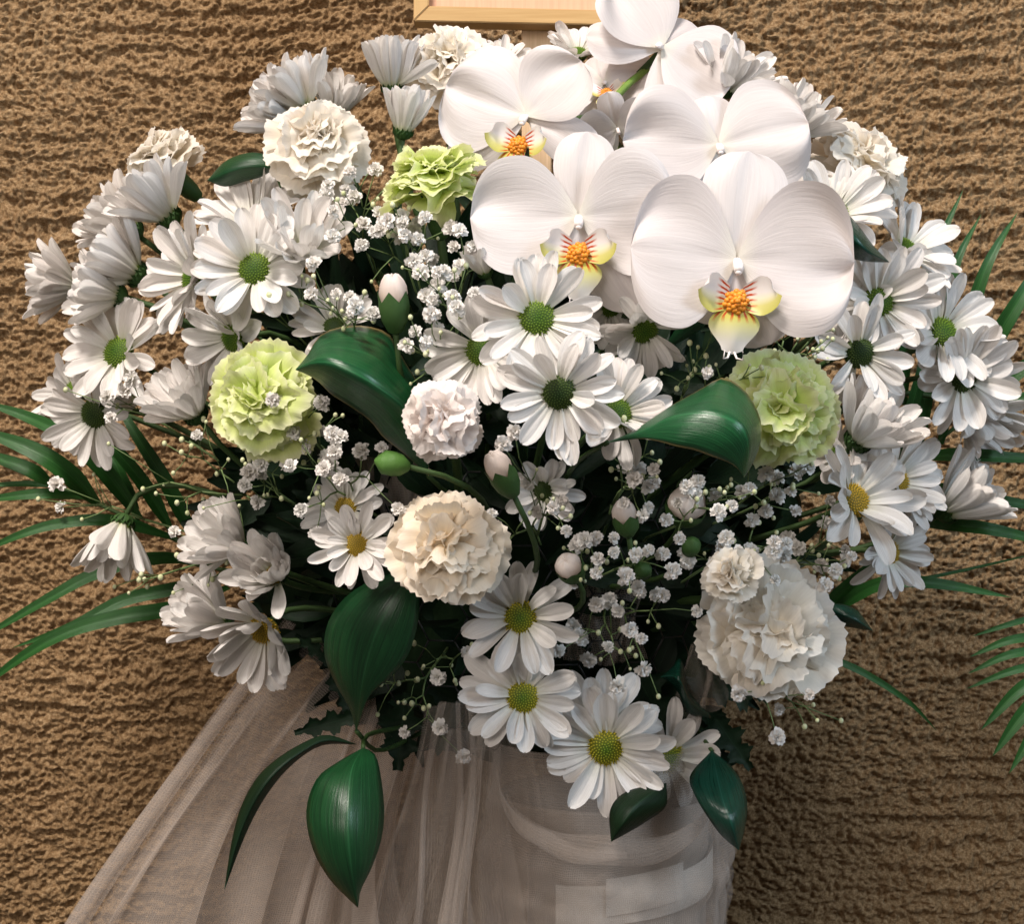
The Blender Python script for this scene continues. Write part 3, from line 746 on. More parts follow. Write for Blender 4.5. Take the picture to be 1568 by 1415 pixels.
mum(420, 880, 84, (-.28, .35, .88), 46, 'o', 'blush white cupped mum with petals closed over its centre, lower left', -.005, (13, 11, 9))
mum(338, 952, 86, (-.72, .48, .38), 44, 'g', 'pointed side-on white mum, outermost at the lower left', .0)
mum(404, 965, 88, (-.22, -.48, .8), 30, 'o', 'white mum with ochre eye and loose spoon petals above the bare tulle', -.01, (11, 9), cup=True)
mum(546, 834, 70, (.0, .08, 1), 20, 'o', 'small white mum with golden eye touching the peach carnation', -.02, (11, 9, 7))
mum(528, 778, 64, (-.05, .25, .95), 22, 'o', 'shaded white mum behind the small mum with golden eye', .03)
mum(822, 488, 98, (.02, .1, 1), 14, 'g', 'largest centre white mum with bright green eye under the orchids', -.03)
mum(738, 536, 90, (-.08, -.05, .98), 16, 'g', 'white mum partly under the largest centre mum, green eye showing', .0)
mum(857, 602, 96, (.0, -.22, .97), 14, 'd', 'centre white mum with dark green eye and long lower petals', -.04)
mum(945, 632, 88, (.32, .22, .9), 20, 'g', 'white mum between the dark-eyed mum and the right folded leaf', -.01)
mum(985, 505, 80, (.22, -.55, .78), 24, 'g', 'bluish white mum with petals hanging down under the lowest orchid', .0)
mum(935, 470, 62, (.1, -.4, .85), 30, 'g', 'shaded bluish mum squeezed between two orchids and the centre mum', .03)
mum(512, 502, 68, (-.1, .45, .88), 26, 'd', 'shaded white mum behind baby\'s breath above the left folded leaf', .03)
mum(742, 415, 52, (-.35, .75, .5), 58, 'g', 'small half closed white mum left of the orchid lip', .0, (9, 7))
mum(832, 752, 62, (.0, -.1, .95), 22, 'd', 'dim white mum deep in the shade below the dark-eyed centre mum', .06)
mum(797, 946, 92, (-.08, .05, .98), 16, 'y', 'white mum with yellow-green eye, upper of the lower chain of three', -.01, (12, 9))
mum(800, 1068, 90, (-.05, .02, 1), 14, 'y', 'white mum with yellow-green eye, middle of the lower chain of three', -.055, (13, 11))
mum(928, 1145, 98, (.0, -.12, 1), 14, 'y', 'lowest white mum with yellow-green eye, in front of the vase', -.090, (15, 13))
mum(918, 1118, 92, (.0, .35, .9), 12, 'y', 'white mum seen only as petals behind the lowest mum', -.055, (12, 8))
mum(1022, 1160, 90, (.45, -.15, .8), 16, 'y', 'white mum with few loose petals over the glossy leaf at lower right', -.065, (9, 5))
mum(1112, 132, 78, (.55, .70, .42), 34, 'g', 'full white mum right of the topmost orchid', .0, (14, 13))
mum(1206, 202, 82, (.50, .74, .35), 38, 'g', 'side-on white mum between the upper orchid and the right cream carnation', .0)
mum(1276, 326, 92, (.15, .55, .8), 28, 'g', 'white mum with upright petals and lime eye above the small folded leaf', .0)
mum(1388, 385, 86, (.52, .50, .6), 32, 'g', 'white mum at the right edge below the cream carnation', .0, (14, 13))
mum(1345, 462, 90, (.22, -.05, .95), 22, 'g', 'white mum with small lime eye right of the lowest orchid', .0)
mum(1300, 470, 78, (-.1, .2, .9), 22, 'g', 'white mum tucked under the right petal of the lowest orchid', .03)
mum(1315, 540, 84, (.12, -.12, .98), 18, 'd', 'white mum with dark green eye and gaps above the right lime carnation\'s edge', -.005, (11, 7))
mum(1442, 510, 96, (.42, .32, .85), 22, 'g', 'open white mum with bright green eye in front of palm blades on the right', -.01)
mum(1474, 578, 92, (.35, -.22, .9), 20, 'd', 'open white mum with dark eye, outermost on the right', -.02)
mum(1488, 640, 80, (.55, -.6, .45), 34, 'g', 'white mum hanging down below the outermost right mum', .015)
mum(1316, 672, 96, (.50, .66, .45), 44, 'g', 'side-on white mum standing up right of the lime carnation', .0)
mum(1308, 766, 98, (.48, .38, .72), 30, 'o', 'white mum with ochre eye and swept petals below the right lime carnation', -.015, (14, 13))
mum(1372, 735, 84, (.5, .3, .7), 26, 'o', 'white mum behind the ochre-eyed mum on the right', .02)
mum(1360, 846, 72, (.45, -.05, .85), 26, 'o', 'small white mum with ochre eye, lowest on the right edge', .0)
mum(1452, 780, 92, (.74, .52, .28), 46, 'g', 'side-on white mum with dark calyx sticking out over palm blades on the right', .0)
mum(1278, 700, 62, (.1, .5, .8), 30, 'g', 'pale mum peeking from under the right lime carnation', .02)
mum(110, 600, 66, (-.6, .3, .5), 28, 'g', 'white mum petals showing behind the drooping mum on the left', .04, (11, 7))

# ------------------------------------------------------------------ carnations
carnation(488, 222, 86, (-.05, .25, .95), 'cream', 'cream carnation at the upper left above the large open mum', -.01)
carnation(688, 98, 70, (.05, .42, .9), 'cream', 'cream carnation just under the left corner of the wooden sign', .0)
carnation(252, 258, 74, (-.72, .62, .30), 'cream', 'cream carnation with green calyx seen from behind, upper left edge', .0, dome=.95)
carnation(664, 284, 90, (-.12, .95, .30), 'lime', 'lime green carnation seen from the side beside the left orchid', -.01, open_=-6)
carnation(404, 614, 94, (-.28, .15, .95), 'lime', 'round lime green carnation left of the left folded leaf', -.02)
carnation(1192, 626, 96, (.05, .05, 1), 'lime', 'round lime green carnation right of the right folded leaf', -.025, n=42)
carnation(680, 642, 70, (-.05, .12, 1), 'blush', 'blush white carnation between the folded leaf and the centre mums', -.04, n=30)
carnation(686, 838, 94, (-.1, .25, .95), 'peach', 'peach cream carnation above the dark oval leaf', -.02)
carnation(1172, 965, 116, (.12, .02, 1), 'cream', 'largest cream carnation at the lower right', -.03, n=42)
carnation(1118, 882, 52, (-.2, .35, .9), 'cream', 'small half open cream carnation joined to the top of the largest carnation', -.035, n=22, dome=.9, open_=25)
carnation(1310, 256, 86, (.42, .62, .62), 'cream', 'cream carnation on the upper right edge with green calyx', .0)

# ------------------------------------------------------------------ buds
def bud(px, py, L, d, kind, label, dy=0.0, fat=.40):
    """closed carnation bud, px py = its middle; d = pointing direction in view"""
    rt = flower_root('carnation_bud', px, py, L, d, dy, random.uniform(0, 6.28)); tag(rt.o, label, 'flower bud', 'closed carnation buds')
    mb = MB()
    if kind == 'white':
        prof = [(.20, -.10), (fat*.60, .06), (fat*.64, .20), (fat*.60, .33), (fat*.50, .44), (fat*.34, .52), (fat*.16, .54), (.0, .46)]
        G = [[(r_*(1+.13*abs(math.sin(2.5*a+z*5))-.06)*math.cos(a), r_*(1+.13*abs(math.sin(2.5*a+z*5))-.06)*math.sin(a), z+.05*math.sin(5*a)*max(0, z)) for a in np.linspace(0, 2*math.pi, 41)] for r_, z in prof]
        put('petals', grid('bud_petals', G, mat_pink), rt.o)
        top = .16
    else: top = .34
    seg = 15; prof = [(.04, -.55), (.14, -.50), (fat*.62, -.28), (fat*.72, -.05), (fat*.70, top-.1)]
    if kind != 'white': prof += [(fat*.45, top+.02), (fat*.12, .5), (0, .52)]
    mb.lathe(prof, seg)
    if kind == 'white':
        b = len(mb.V)-seg
        for k in range(5):
            i0 = b+k*3; a = 2*math.pi*(k*3+1.5)/seg; mb.V.append((fat*.72*math.cos(a), fat*.72*math.sin(a), top+.10)); mb.UV.append((0, 0)); t_ = len(mb.V)-1
            for j in range(3): mb.F.append((i0+j, b+(k*3+j+1) % seg, t_))
    put('calyx', mb.mesh('bud_calyx', mat_budgreen if L > 45 and kind != 'white' else mat_calyx), rt.o)
    stem_obj(rt, rt.mw @ Vector((0, 0, -.5)), rt.fd, core_end(px, py), .0014)
bud(603, 466, 84, (-.05, .97, .22), 'white', 'white bud in a green calyx standing above the left folded leaf', -.01)
bud(770, 728, 78, (-.42, .78, .45), 'white', 'white bud in a green calyx right of the blush carnation', -.02)
bud(958, 796, 58, (-.2, .85, .45), 'white', 'small white-tipped green bud among baby\'s breath below the right folded leaf', -.005, .5)
bud(874, 872, 52, (-.35, .55, .72), 'white', 'round cream bud beside the upper lower-chain mum', -.01, .6)
bud(600, 710, 54, (-.95, .18, .25), 'green', 'closed bright green bud lying below the left folded leaf', -.01, .5)
bud(985, 873, 30, (-.3, .2, .9), 'green', 'tiny teal green bud among the baby\'s breath', -.01, .62)
bud(1058, 838, 40, (.1, .5, .8), 'green', 'small green bud left of the largest cream carnation', .0, .5)
bud(1050, 778, 56, (.1, .6, .75), 'white', 'shaded cream bud below the right folded leaf', .02, .8)

# ------------------------------------------------------------------ leaves drawn by their edges
def leaf(L, M, R, mat, label, name='leaf', cat='leaf', n=26, m=6, stem=None, group=None):
    """L, M, R: left edge, midrib and right edge as (px, py, Y) points from one end to the other"""
    Lc, Mc, Rc = (catmull(c, n) for c in (L, M, R))
    Lw, Mw, Rw = (np.array([P(*p) for p in c]) for c in (Lc, Mc, Rc))
    G = np.zeros((n, 2*m+1, 3))
    for j in range(2*m+1):
        t = -1+j/m
        a, e = (Lw, abs(t)) if t < 0 else (Rw, t)
        row = Mw*(1-e) + a*e
        row[:, 1] -= 0.10*np.linalg.norm(a-Mw, axis=1)*math.sin(math.pi*e)      # each half bulges a little
        G[:, j] = row
    base = Vector(G[-1, m]); t = empty(name, base); tag(t, label, cat, group)
    o = put('blade', grid('leaf_blade', G - np.array(base), mat), t)
    sm = o.modifiers.new('thickness', 'SOLIDIFY'); sm.thickness = 0.0004; sm.offset = 0
    if stem:
        mb = MB(); mb.tube([P(*p) - base for p in catmull(stem, 10)], .0012, .0014, 6); put('stalk', mb.mesh('leaf_stalk', mat_stem), t)
    return t
def dd(pts, Y):  # attach depth(s)
    Y = Y if isinstance(Y, (list, tuple)) else [Y]*len(pts)
    Yi = np.interp(np.linspace(0, 1, len(pts)), np.linspace(0, 1, len(Y)), Y)
    return [(p[0], p[1], y) for p, y in zip(pts, Yi)]

leaf(dd([(453, 566), (472, 543), (487, 517), (510, 504), (542, 499), (567, 501), (593, 510), (605, 528), (624, 562), (641, 591), (654, 650), (656, 729)], [-.125, -.115, -.085, -.08, -.09, -.095]),
     dd([(453, 566), (480, 555), (510, 556), (545, 572), (580, 594), (622, 628), (642, 680), (656, 729)], [-.125, -.14, -.145, -.14, -.12, -.09]),
     dd([(453, 566), (472, 574), (489, 585), (508, 604), (535, 621), (567, 644), (588, 670), (620, 695), (656, 729)], [-.125, -.125, -.118, -.115, -.105, -.09]),
     mat_aspid, 'broad glossy green leaf folded over, left of the blush carnation, tip pointing left', stem=[(656, 729, -.09), (720, 790, -.03), (790, 860, .05)])
leaf(dd([(1139, 731), (1151, 712), (1163, 683), (1166, 659), (1162, 636), (1147, 607), (1130, 590), (1105, 579), (1072, 597), (1034, 618), (1003, 638), (967, 662), (930, 678)], [-.16, -.150, -.145, -.14, -.14, -.145, -.145]),
     dd([(1139, 731), (1146, 690), (1140, 662), (1120, 643), (1088, 634), (1055, 634), (1020, 642), (985, 660), (930, 678)], [-.16, -.175, -.178, -.175, -.17, -.16, -.145]),
     dd([(1139, 731), (1133, 722), (1120, 710), (1091, 699), (1063, 689), (1034, 683), (1005, 675), (977, 672), (930, 678)], [-.16, -.168, -.172, -.17, -.16, -.145]),
     mat_aspid, 'broad glossy green leaf folded over beside the round right lime carnation', stem=[(930, 678, -.145), (880, 712, -.08), (830, 800, .04)])
leaf(dd([(638, 870), (582, 884), (536, 909), (507, 944), (497, 980), (500, 1015), (518, 1054), (536, 1086), (546, 1120)], [-.08, -.07, -.065, -.06, -.045]),
     dd([(638, 870), (604, 915), (578, 965), (562, 1015), (552, 1065), (546, 1120)], [-.08, -.09, -.085, -.07, -.045]),
     dd([(638, 870), (642, 920), (638, 962), (624, 1004), (599, 1036), (567, 1064), (553, 1096), (546, 1120)], [-.08, -.085, -.08, -.065, -.045]),
     mat_ruscus, 'dark green oval leaf standing upright below the peach carnation', stem=[(546, 1120, -.045), (580, 1150, 0), (650, 1120, .05)])
leaf(dd([(548, 1390), (532, 1375), (506, 1348), (483, 1310), (471, 1268), (471, 1230), (487, 1191), (517, 1168), (556, 1146)], [-.075, -.08, -.08, -.07, -.045]),
     dd([(548, 1390), (538, 1330), (533, 1280), (533, 1230), (538, 1180), (556, 1146)], [-.08, -.095, -.095, -.08, -.045]),
     dd([(548, 1390), (552, 1364), (567, 1333), (582, 1291), (588, 1245), (583, 1191), (574, 1156), (556, 1146)], [-.075, -.085, -.075, -.06, -.045]),
     mat_ruscus, 'glossy green oval leaf hanging point down in front of the tulle', stem=[(556, 1146, -.045), (565, 1125, -.02), (640, 1110, .05)])
leaf(dd([(1020, 1200), (962, 1212), (935, 1240), (936, 1289)], [-.06, -.075]), dd([(1020, 1200), (978, 1230), (955, 1258), (936, 1289)], [-.06, -.085, -.075]),
     dd([(1020, 1200), (1019, 1235), (990, 1258), (960, 1276), (936, 1289)], [-.06, -.075]), mat_darkleaf, 'almost black pointed leaf under the lowest mum, against the vase')
leaf(dd([(1131, 1302), (1105, 1280), (1083, 1250), (1064, 1218), (1057, 1188), (1090, 1150)], [-.05, -.05, -.02]), dd([(1131, 1302), (1120, 1262), (1105, 1220), (1090, 1150)], [-.05, -.065, -.02]),
     dd([(1131, 1302), (1139, 1275), (1144, 1240), (1138, 1205), (1120, 1175), (1090, 1150)], [-.05, -.045, -.02]), mat_tealleaf, 'shiny teal leaf pointing down beside the right side of the vase', stem=[(1090, 1150, -.02), (1060, 1110, .02), (1000, 1050, .06)])
leaf(dd([(1361, 401), (1337, 376), (1316, 348), (1296, 328), (1262, 322)], [-.02, -.03]), dd([(1361, 401), (1330, 386), (1305, 362), (1262, 322)], [-.02, -.045, -.03]),
     dd([(1361, 401), (1329, 400), (1302, 393), (1292, 371), (1279, 345), (1262, 322)], [-.02, -.03]), mat_tealleaf, 'small folded teal leaf between the lowest orchid and the right mums', stem=[(1262, 322, -.03), (1240, 380, 0), (1150, 600, .06)])
leaf(dd([(318, 276), (345, 247), (380, 234), (408, 238), (420, 258)], [-.02, -.03]), dd([(318, 276), (350, 262), (385, 254), (420, 258)], [-.02, -.035, -.03]),
     dd([(318, 276), (345, 285), (375, 277), (400, 270), (420, 258)], [-.02, -.025]), mat_ruscus, 'dark green pointed leaf left of the upper cream carnation', stem=[(420, 258, -.03), (480, 400, 0), (600, 620, .06)])
leaf(dd([(1096, 458), (1062, 476), (1038, 500), (1015, 535)], [-.08, -.06]), dd([(1096, 458), (1070, 492), (1046, 512), (1015, 535)], [-.08, -.07, -.06]),
     dd([(1096, 458), (1085, 490), (1062, 512), (1015, 535)], [-.08, -.06]), mat_ruscus, 'narrow green leaf edge showing below the lip of the lowest orchid', stem=[(1015, 535, -.06), (960, 620, 0), (900, 700, .05)])
leaf(dd([(545, 1140), (500, 1126), (465, 1138), (428, 1160), (395, 1190), (370, 1235), (355, 1290), (344, 1362)], [-.04, -.06, -.07]), dd([(545, 1140), (500, 1134), (468, 1148), (434, 1172), (405, 1203), (380, 1245), (361, 1295), (344, 1362)], [-.04, -.07, -.07]),
     dd([(545, 1140), (500, 1140), (470, 1153), (438, 1180), (412, 1212), (388, 1252), (366, 1302), (344, 1362)], [-.035, -.055, -.07]), mat_darkleaf, 'long narrow dark leaf arching down to the left over the tulle')
leaf(dd([(1336, 966), (1312, 935), (1285, 925), (1262, 930)], .02), dd([(1336, 966), (1308, 948), (1262, 930)], [.02, .01, .02]), dd([(1336, 966), (1310, 962), (1285, 955), (1262, 930)], .02), mat_tealleaf, 'small dark teal leaf pointing right above the shaded wall, right of the largest carnation')
leaf(dd([(1292, 1008), (1280, 978), (1255, 968), (1235, 975)], .03), dd([(1292, 1008), (1268, 990), (1235, 975)], [.03, .02, .03]), dd([(1292, 1008), (1268, 1010), (1248, 1000), (1235, 975)], .03), mat_darkleaf, 'small dark leaf peeking out from behind the right side of the largest carnation')
leaf(dd([(1012, 1037), (1030, 1022), (1043, 1010), (1056, 1060), (1088, 1096)], [-.02, 0]), dd([(1012, 1037), (1030, 1035), (1042, 1045), (1058, 1075), (1088, 1096)], [-.02, -.03, 0]), dd([(1012, 1037), (1025, 1045), (1040, 1062), (1052, 1092), (1088, 1100)], [-.02, 0]), mat_tealleaf, 'small twisted green leaf in the dark hollow left of the largest carnation')

# toothed dark chrysanthemum leaves
def toothed(px, py, ang, L, W, Y, label, dy=.02):
    n, m = 22, 5; G = np.zeros((n, 2*m+1, 3)); base = P(px, py, Y); s = M_(1, Y); r = random.Random(px)
    ca, sa = math.cos(math.radians(ang)), math.sin(math.radians(ang))
    for i in range(n):
        u = i/(n-1); env = math.sin(math.pi*(.06+.9*u**.8))**.8
        lob = (.72+.28*math.sin(u*3.2*2*math.pi)) * (.92+.16*((i % 2)-.5)*2*.9)
        for j in range(2*m+1):
            t = -1+j/m; x = L*u; y = t*W*env*(lob if abs(t) > .5 else .9*lob+.1); z = .25*W*t*t + .22*L*(u-.5)**2
            G[i, j] = ((x*ca - y*sa)*s, -z*s*.6, (x*sa + y*ca)*s)
    t_ = empty('toothed_leaf', base); tag(t_, label, 'leaf', 'dark toothed leaves')
    put('blade', grid('toothed_blade', G, mat_darkleaf), t_)
toothed(548, 1096, 195, 100, 22, -.02, 'dark toothed leaf pointing left over the tulle beside the oval leaf')
toothed(540, 1090, 110, 130, 26, .0, 'dark toothed leaf rising behind the dark oval leaf')
toothed(500, 1010, 140, 60, 14, .01, 'tiny dark toothed leaf on the stem left of the oval leaf')
toothed(1095, 1100, -55, 95, 30, .02, 'dark toothed leaf hanging at the lower right behind the teal leaf')
toothed(1090, 1060, 10, 110, 42, .03, 'dark toothed leaf under the largest carnation pointing right')
toothed(1080, 1080, -80, 130, 46, .03, 'dark toothed leaf pointing down between vase and largest carnation')
toothed(960, 1010, -60, 130, 44, .0, 'dark leaf in the hollow above the lowest mum')
toothed(985, 1040, -40, 120, 46, .02, 'dark broad leaf in the hollow left of the teal leaf')
toothed(700, 1000, -100, 150, 46, .02, 'dark leaf hanging in the gap left of the lower mum chain')
toothed(620, 1060, -95, 120, 40, .03, 'dark leaf hanging beside the dark oval leaf')

# ------------------------------------------------------------------ palm fronds
def palm(name_label, rachis, blades, group='palm fronds behind the bouquet'):
    base = P(*rachis[0]); t = empty('palm_frond', base); tag(t, name_label, 'palm frond', group)
    mb = MB(); mb.tube([P(*p)-base for p in catmull(rachis, 16)], .0022, .0010, 6); put('rachis', mb.mesh('palm_rachis', mat_stem), t)
    for path, w_ in blades:
        n = 22; c = catmull(path, n); W3 = np.array([P(*p) for p in c]); G = np.zeros((n, 7, 3))
        ph = random.uniform(-.5, .5)
        for i in range(n):
            tg = Vector(W3[min(i+1, n-1)]-W3[max(i-1, 0)]).normalized(); side = tg.cross(Vector((ph*.4, -1, .35))).normalized(); nn = side.cross(tg)
            u = i/(n-1); hw = M_(w_, c[i][2])/2*max(.02, min(1, .35+u*3)*(1-u**3.2)**.9)
            for j in range(7):
                q = -1+j/3; G[i, j] = W3[i] + np.array(side*(q*hw) + nn*(abs(q)*hw*.35))
        put('leaflet', grid('palm_leaflet', G-np.array(base), mat_palm), t)
Yp = .10
palm('palm frond with broad blades fanning left above the drooping lone mum', [(420, 880, .09), (290, 835, Yp), (180, 785, Yp), (70, 738, Yp)], [
    ([(215, 795, Yp), (160, 722, .07), (100, 668, .06), (40, 638, .07), (-40, 612, .08)], 27),
    ([(150, 772, Yp), (100, 722, .075), (50, 690, .07), (-40, 655, .08)], 32),
    ([(80, 742, Yp), (40, 718, .09), (-40, 690, .1)], 24),
    ([(90, 745, Yp), (40, 741, .1), (-40, 745, .1)], 10),
    ([(130, 762, Yp), (60, 757, .08), (-40, 768, .09)], 18),
    ([(270, 825, Yp), (170, 798, .075), (90, 803, .07), (30, 820, .07), (-50, 855, .08)], 20),
    ([(262, 812, Yp), (215, 735, .08), (160, 670, .07), (120, 625, .08)], 24),
    ([(300, 830, Yp), (255, 740, .08), (205, 660, .08), (170, 600, .09)], 24),
    ([(210, 780, Yp), (190, 740, .09), (170, 700, .09), (130, 660, .1)], 20)])
palm('palm frond with long narrow blades drooping to the lower left edge', [(470, 900, .09), (380, 880, Yp), (300, 865, Yp), (260, 858, Yp)], [
    ([(330, 862, Yp), (240, 856, .08), (150, 878, .07), (70, 920, .07), (-50, 990, .08)], 22),
    ([(350, 880, Yp), (280, 900, .08), (190, 920, .075), (110, 960, .07), (20, 992, .08)], 22),
    ([(350, 900, Yp), (270, 932, .07), (190, 945, .06), (110, 966, .06), (40, 1003, .065), (-50, 1070, .08)], 26)])
palm('palm frond with upright blades fanning out behind the right edge mums', [(1230, 860, .09), (1330, 780, Yp), (1420, 690, Yp), (1500, 625, Yp)], [
    ([(1385, 620, Yp), (1390, 500, .09), (1425, 400, .085), (1475, 290, .09)], 20),
    ([(1400, 720, Yp), (1425, 560, .09), (1462, 410, .08), (1502, 328, .09)], 24),
    ([(1440, 680, Yp), (1470, 540, .09), (1510, 410, .08), (1558, 325, .09)], 26),
    ([(1470, 650, Yp), (1510, 545, .09), (1560, 460, .08), (1620, 360, .09)], 30),
    ([(1500, 628, Yp), (1545, 580, .09), (1620, 530, .08)], 28),
    ([(1500, 626, Yp), (1560, 612, .09), (1640, 605, .09)], 22),
    ([(1470, 650, Yp), (1560, 645, .09), (1650, 648, .09)], 20),
    ([(1400, 700, Yp), (1480, 697, .08), (1560, 702, .08), (1640, 700, .09)], 22),
    ([(1365, 745, Yp), (1450, 752, .09), (1550, 770, .08), (1640, 785, .09)], 22),
    ([(1350, 780, Yp), (1430, 800, .08), (1520, 812, .07), (1640, 840, .09)], 24),
    ([(1350, 760, Yp), (1385, 660, .09), (1410, 570, .08), (1420, 500, .09)], 26),
    ([(1440, 660, Yp), (1450, 600, .1), (1470, 560, .1)], 18)])
palm('single palm blade reaching right below the lowest right mum', [(1200, 990, .08), (1260, 945, Yp)], [
    ([(1262, 945, Yp), (1345, 896, .07), (1430, 894, .06), (1548, 915, .07)], 22),
    ([(1262, 935, Yp), (1320, 880, .08), (1345, 850, .07)], 26),
    ([(1300, 900, Yp), (1420, 885, .09), (1600, 845, .1)], 6),
    ([(1250, 1000, Yp), (1320, 1030, .10), (1390, 1075, .11), (1435, 1120, .12)], 12)])
palm('dark palm frond entering at the right edge with drooping fingers', [(1720, 1060, .09), (1650, 1010, .09), (1600, 960, .09)], [
    ([(1610, 940, .09), (1550, 955, .08), (1488, 975, .08)], 10),
    ([(1620, 975, .09), (1550, 980, .08), (1485, 1006, .08)], 15),
    ([(1630, 995, .09), (1550, 1002, .08), (1482, 1032, .08)], 15),
    ([(1640, 1015, .09), (1560, 1025, .08), (1480, 1055, .08)], 14),
    ([(1650, 1030, .09), (1570, 1050, .08), (1502, 1118, .08)], 22),
    ([(1660, 1040, .09), (1580, 1080, .08), (1520, 1158, .08)], 26),
    ([(1670, 1050, .09), (1600, 1100, .08), (1545, 1185, .08)], 22)])

# ------------------------------------------------------------------ baby's breath
def floret_mesh(i):
    r = random.Random(700+i); mb = MB()
    for k in range(17):
        t = k/16; phi = k*2.39996+r.uniform(-.3, .3); el = math.radians(-5+85*t+r.uniform(-12, 12)); L = r.uniform(.85, 1.1)*(1-.25*t)
        Mx = Matrix.Rotation(phi, 4, 'Z') @ Matrix.Rotation(-el, 4, 'Y') @ Matrix.Rotation(r.gauss(0, .3), 4, 'X')
        G = []
        for a in range(4):
            s = a/3; w_ = (.10, .30, .42, .30)[a]
            G.append([tuple(Mx @ Vector((L*s*(1-.08*abs(t_)+(.12 if (a == 3 and t_ == 0) else 0)*-1), t_*w_*L, .10*math.sin(4*t_+k)*s - .12*s*s))) for t_ in (-1, -.5, 0, .5, 1)])
        mb.grid(G)
    return mb.mesh('breath_floret', mat_floret)
FLO = [floret_mesh(i) for i in range(5)]
fl = []
def zz(ox, oy, pts, k=2.83): fl.extend((ox+x/k, oy+y/k) for x, y in pts)
zz(340, 0, [(555,745),(460,800),(450,845),(535,820),(520,880),(575,855),(480,1025),(480,915),(485,965),(675,915),(720,955),(615,975),(660,1010),(780,930),(800,990),(760,1020),(850,1035),(880,940),(850,965),(665,735),(1030,1000),(1005,1070),(830,1130),(915,1130),(860,1180),(960,1180),(1030,1150),(390,1270),(495,1275),(555,1285),(580,1320),(660,1360),(320,1140),(395,1140),(220,1350),(185,1290),(910,1300),(905,1360),(1000,1290),(1015,1335),(1090,1065)])
zz(440, 400, [(100,140),(290,205),(635,165),(630,230),(720,150),(735,210),(555,305),(650,290),(515,365),(600,350),(150,615),(70,705),(20,745),(195,745),(320,820),(410,810),(160,900),(15,885),(230,945),(60,1080),(480,1075),(935,795),(985,740),(1040,965),(1190,1040),(885,1095),(1210,1170),(1080,1085),(1150,1070),(1340,1200),(1345,1290),(1340,1350),(865,1320),(1270,1210),(125,1180)])
zz(800, 500, [(500,620),(545,695),(765,670),(835,730),(850,805),(520,820),(270,925),(315,920),(395,915),(490,990),(610,985),(705,980),(715,1020),(650,1060),(500,1130),(580,1165),(865,955),(680,920),(995,840),(1055,800),(945,715),(985,705),(1055,635),(1105,655),(1165,715),(1185,800),(1105,735),(1150,920),(1185,630),(1235,615),(1310,850),(1330,755),(1295,1040),(1310,1120),(1395,970),(1395,1020),(755,1235),(415,1235),(320,1205),(800,200),(935,975),(990,970),(1095,1100)])
zz(600, 800, [(940,540),(1080,505),(1090,635),(980,710),(855,595),(720,560),(410,185),(325,560),(200,670),(55,910),(210,890),(310,1015),(980,385),(815,500)])
zz(900, 850, [(830,670),(655,600),(960,605),(820,790)])
zz(0, 500, [(570,230),(465,305),(540,280),(480,395),(245,685),(265,785),(855,470),(1180,320),(1060,465),(1210,465),(1270,465),(1320,425),(1245,600),(1135,640),(1060,690),(1115,760),(1305,800),(1015,900),(755,890),(1150,990)])
# extra ones filling the shaded gaps
for cx, cy, rx, ry, k in ((470, 690, 80, 60, 10), (930, 900, 90, 70, 10), (1100, 790, 110, 60, 10), (610, 380, 80, 50, 8), (960, 740, 60, 60, 6), (1240, 860, 50, 60, 5), (690, 420, 50, 50, 5)):
    for _ in range(k): fl.append((random.gauss(cx, rx*.5), random.gauss(cy, ry*.5)))
SPR = [(520, 300, 'sprig of baby\'s breath beside the upper cream carnation'), (620, 345, 'dense baby\'s breath below the side-on lime carnation'),
       (410, 440, 'baby\'s breath over the large open mum\'s right petals'), (525, 465, 'baby\'s breath above the left folded leaf'),
       (685, 430, 'baby\'s breath between white bud and the largest centre mum'), (660, 520, 'baby\'s breath right of the left folded leaf\'s top'),
       (440, 645, 'baby\'s breath over the right side of the round left lime carnation'), (490, 720, 'baby\'s breath below the left folded leaf'),
       (390, 740, 'baby\'s breath under the round left lime carnation'), (180, 615, 'baby\'s breath touching the drooping mum on the left edge'),
       (290, 690, 'sparse baby\'s breath twigs with buds among the left stems'), (90, 755, 'outermost baby\'s breath tip over the left palm blades'),
       (840, 780, 'baby\'s breath right of the white bud near the blush carnation'), (930, 850, 'dense baby\'s breath above the lower chain of mums'),
       (960, 720, 'shaded baby\'s breath under the right folded leaf'), (1100, 750, 'baby\'s breath below the tip of the right folded leaf'),
       (1190, 740, 'baby\'s breath under the right lime carnation'), (1150, 840, 'baby\'s breath above the largest cream carnation'),
       (1260, 840, 'baby\'s breath between the largest carnation and ochre-eyed mum'), (960, 980, 'baby\'s breath right of the lower mum chain'),
       (660, 1050, 'sparse baby\'s breath twigs with buds over the top of the tulle'), (1200, 1070, 'baby\'s breath tip hanging below the largest carnation'),
       (310, 860, 'baby\'s breath between the side-on mums at the lower left'), (1080, 565, 'bare budded baby\'s breath twig above the right folded leaf'),
       (1230, 520, 'fuzzy budded baby\'s breath under the largest orchid\'s right petal'), (240, 900, 'wispy baby\'s breath twig over the lower left palm blades')]
assign = {i: [] for i in range(len(SPR))}
for p in fl:
    i = min(range(len(SPR)), key=lambda k: (SPR[k][0]-p[0])**2+(SPR[k][1]-p[1])**2); assign[i].append((p, True))
NB = {10: 16, 20: 22, 21: 8, 23: 22, 24: 26, 25: 14, 9: 8, 11: 4}
RX = {20: (75, 70), 24: (60, 35), 23: (55, 45), 25: (70, 25), 10: (70, 60), 21: (60, 45)}
for i, (cx, cy, lab) in enumerate(SPR):
    rx, ry = RX.get(i, (55, 45))
    for _ in range(NB.get(i, 12)): assign[i].append(((random.gauss(cx, rx*.6), random.gauss(cy, ry*.6)), False))
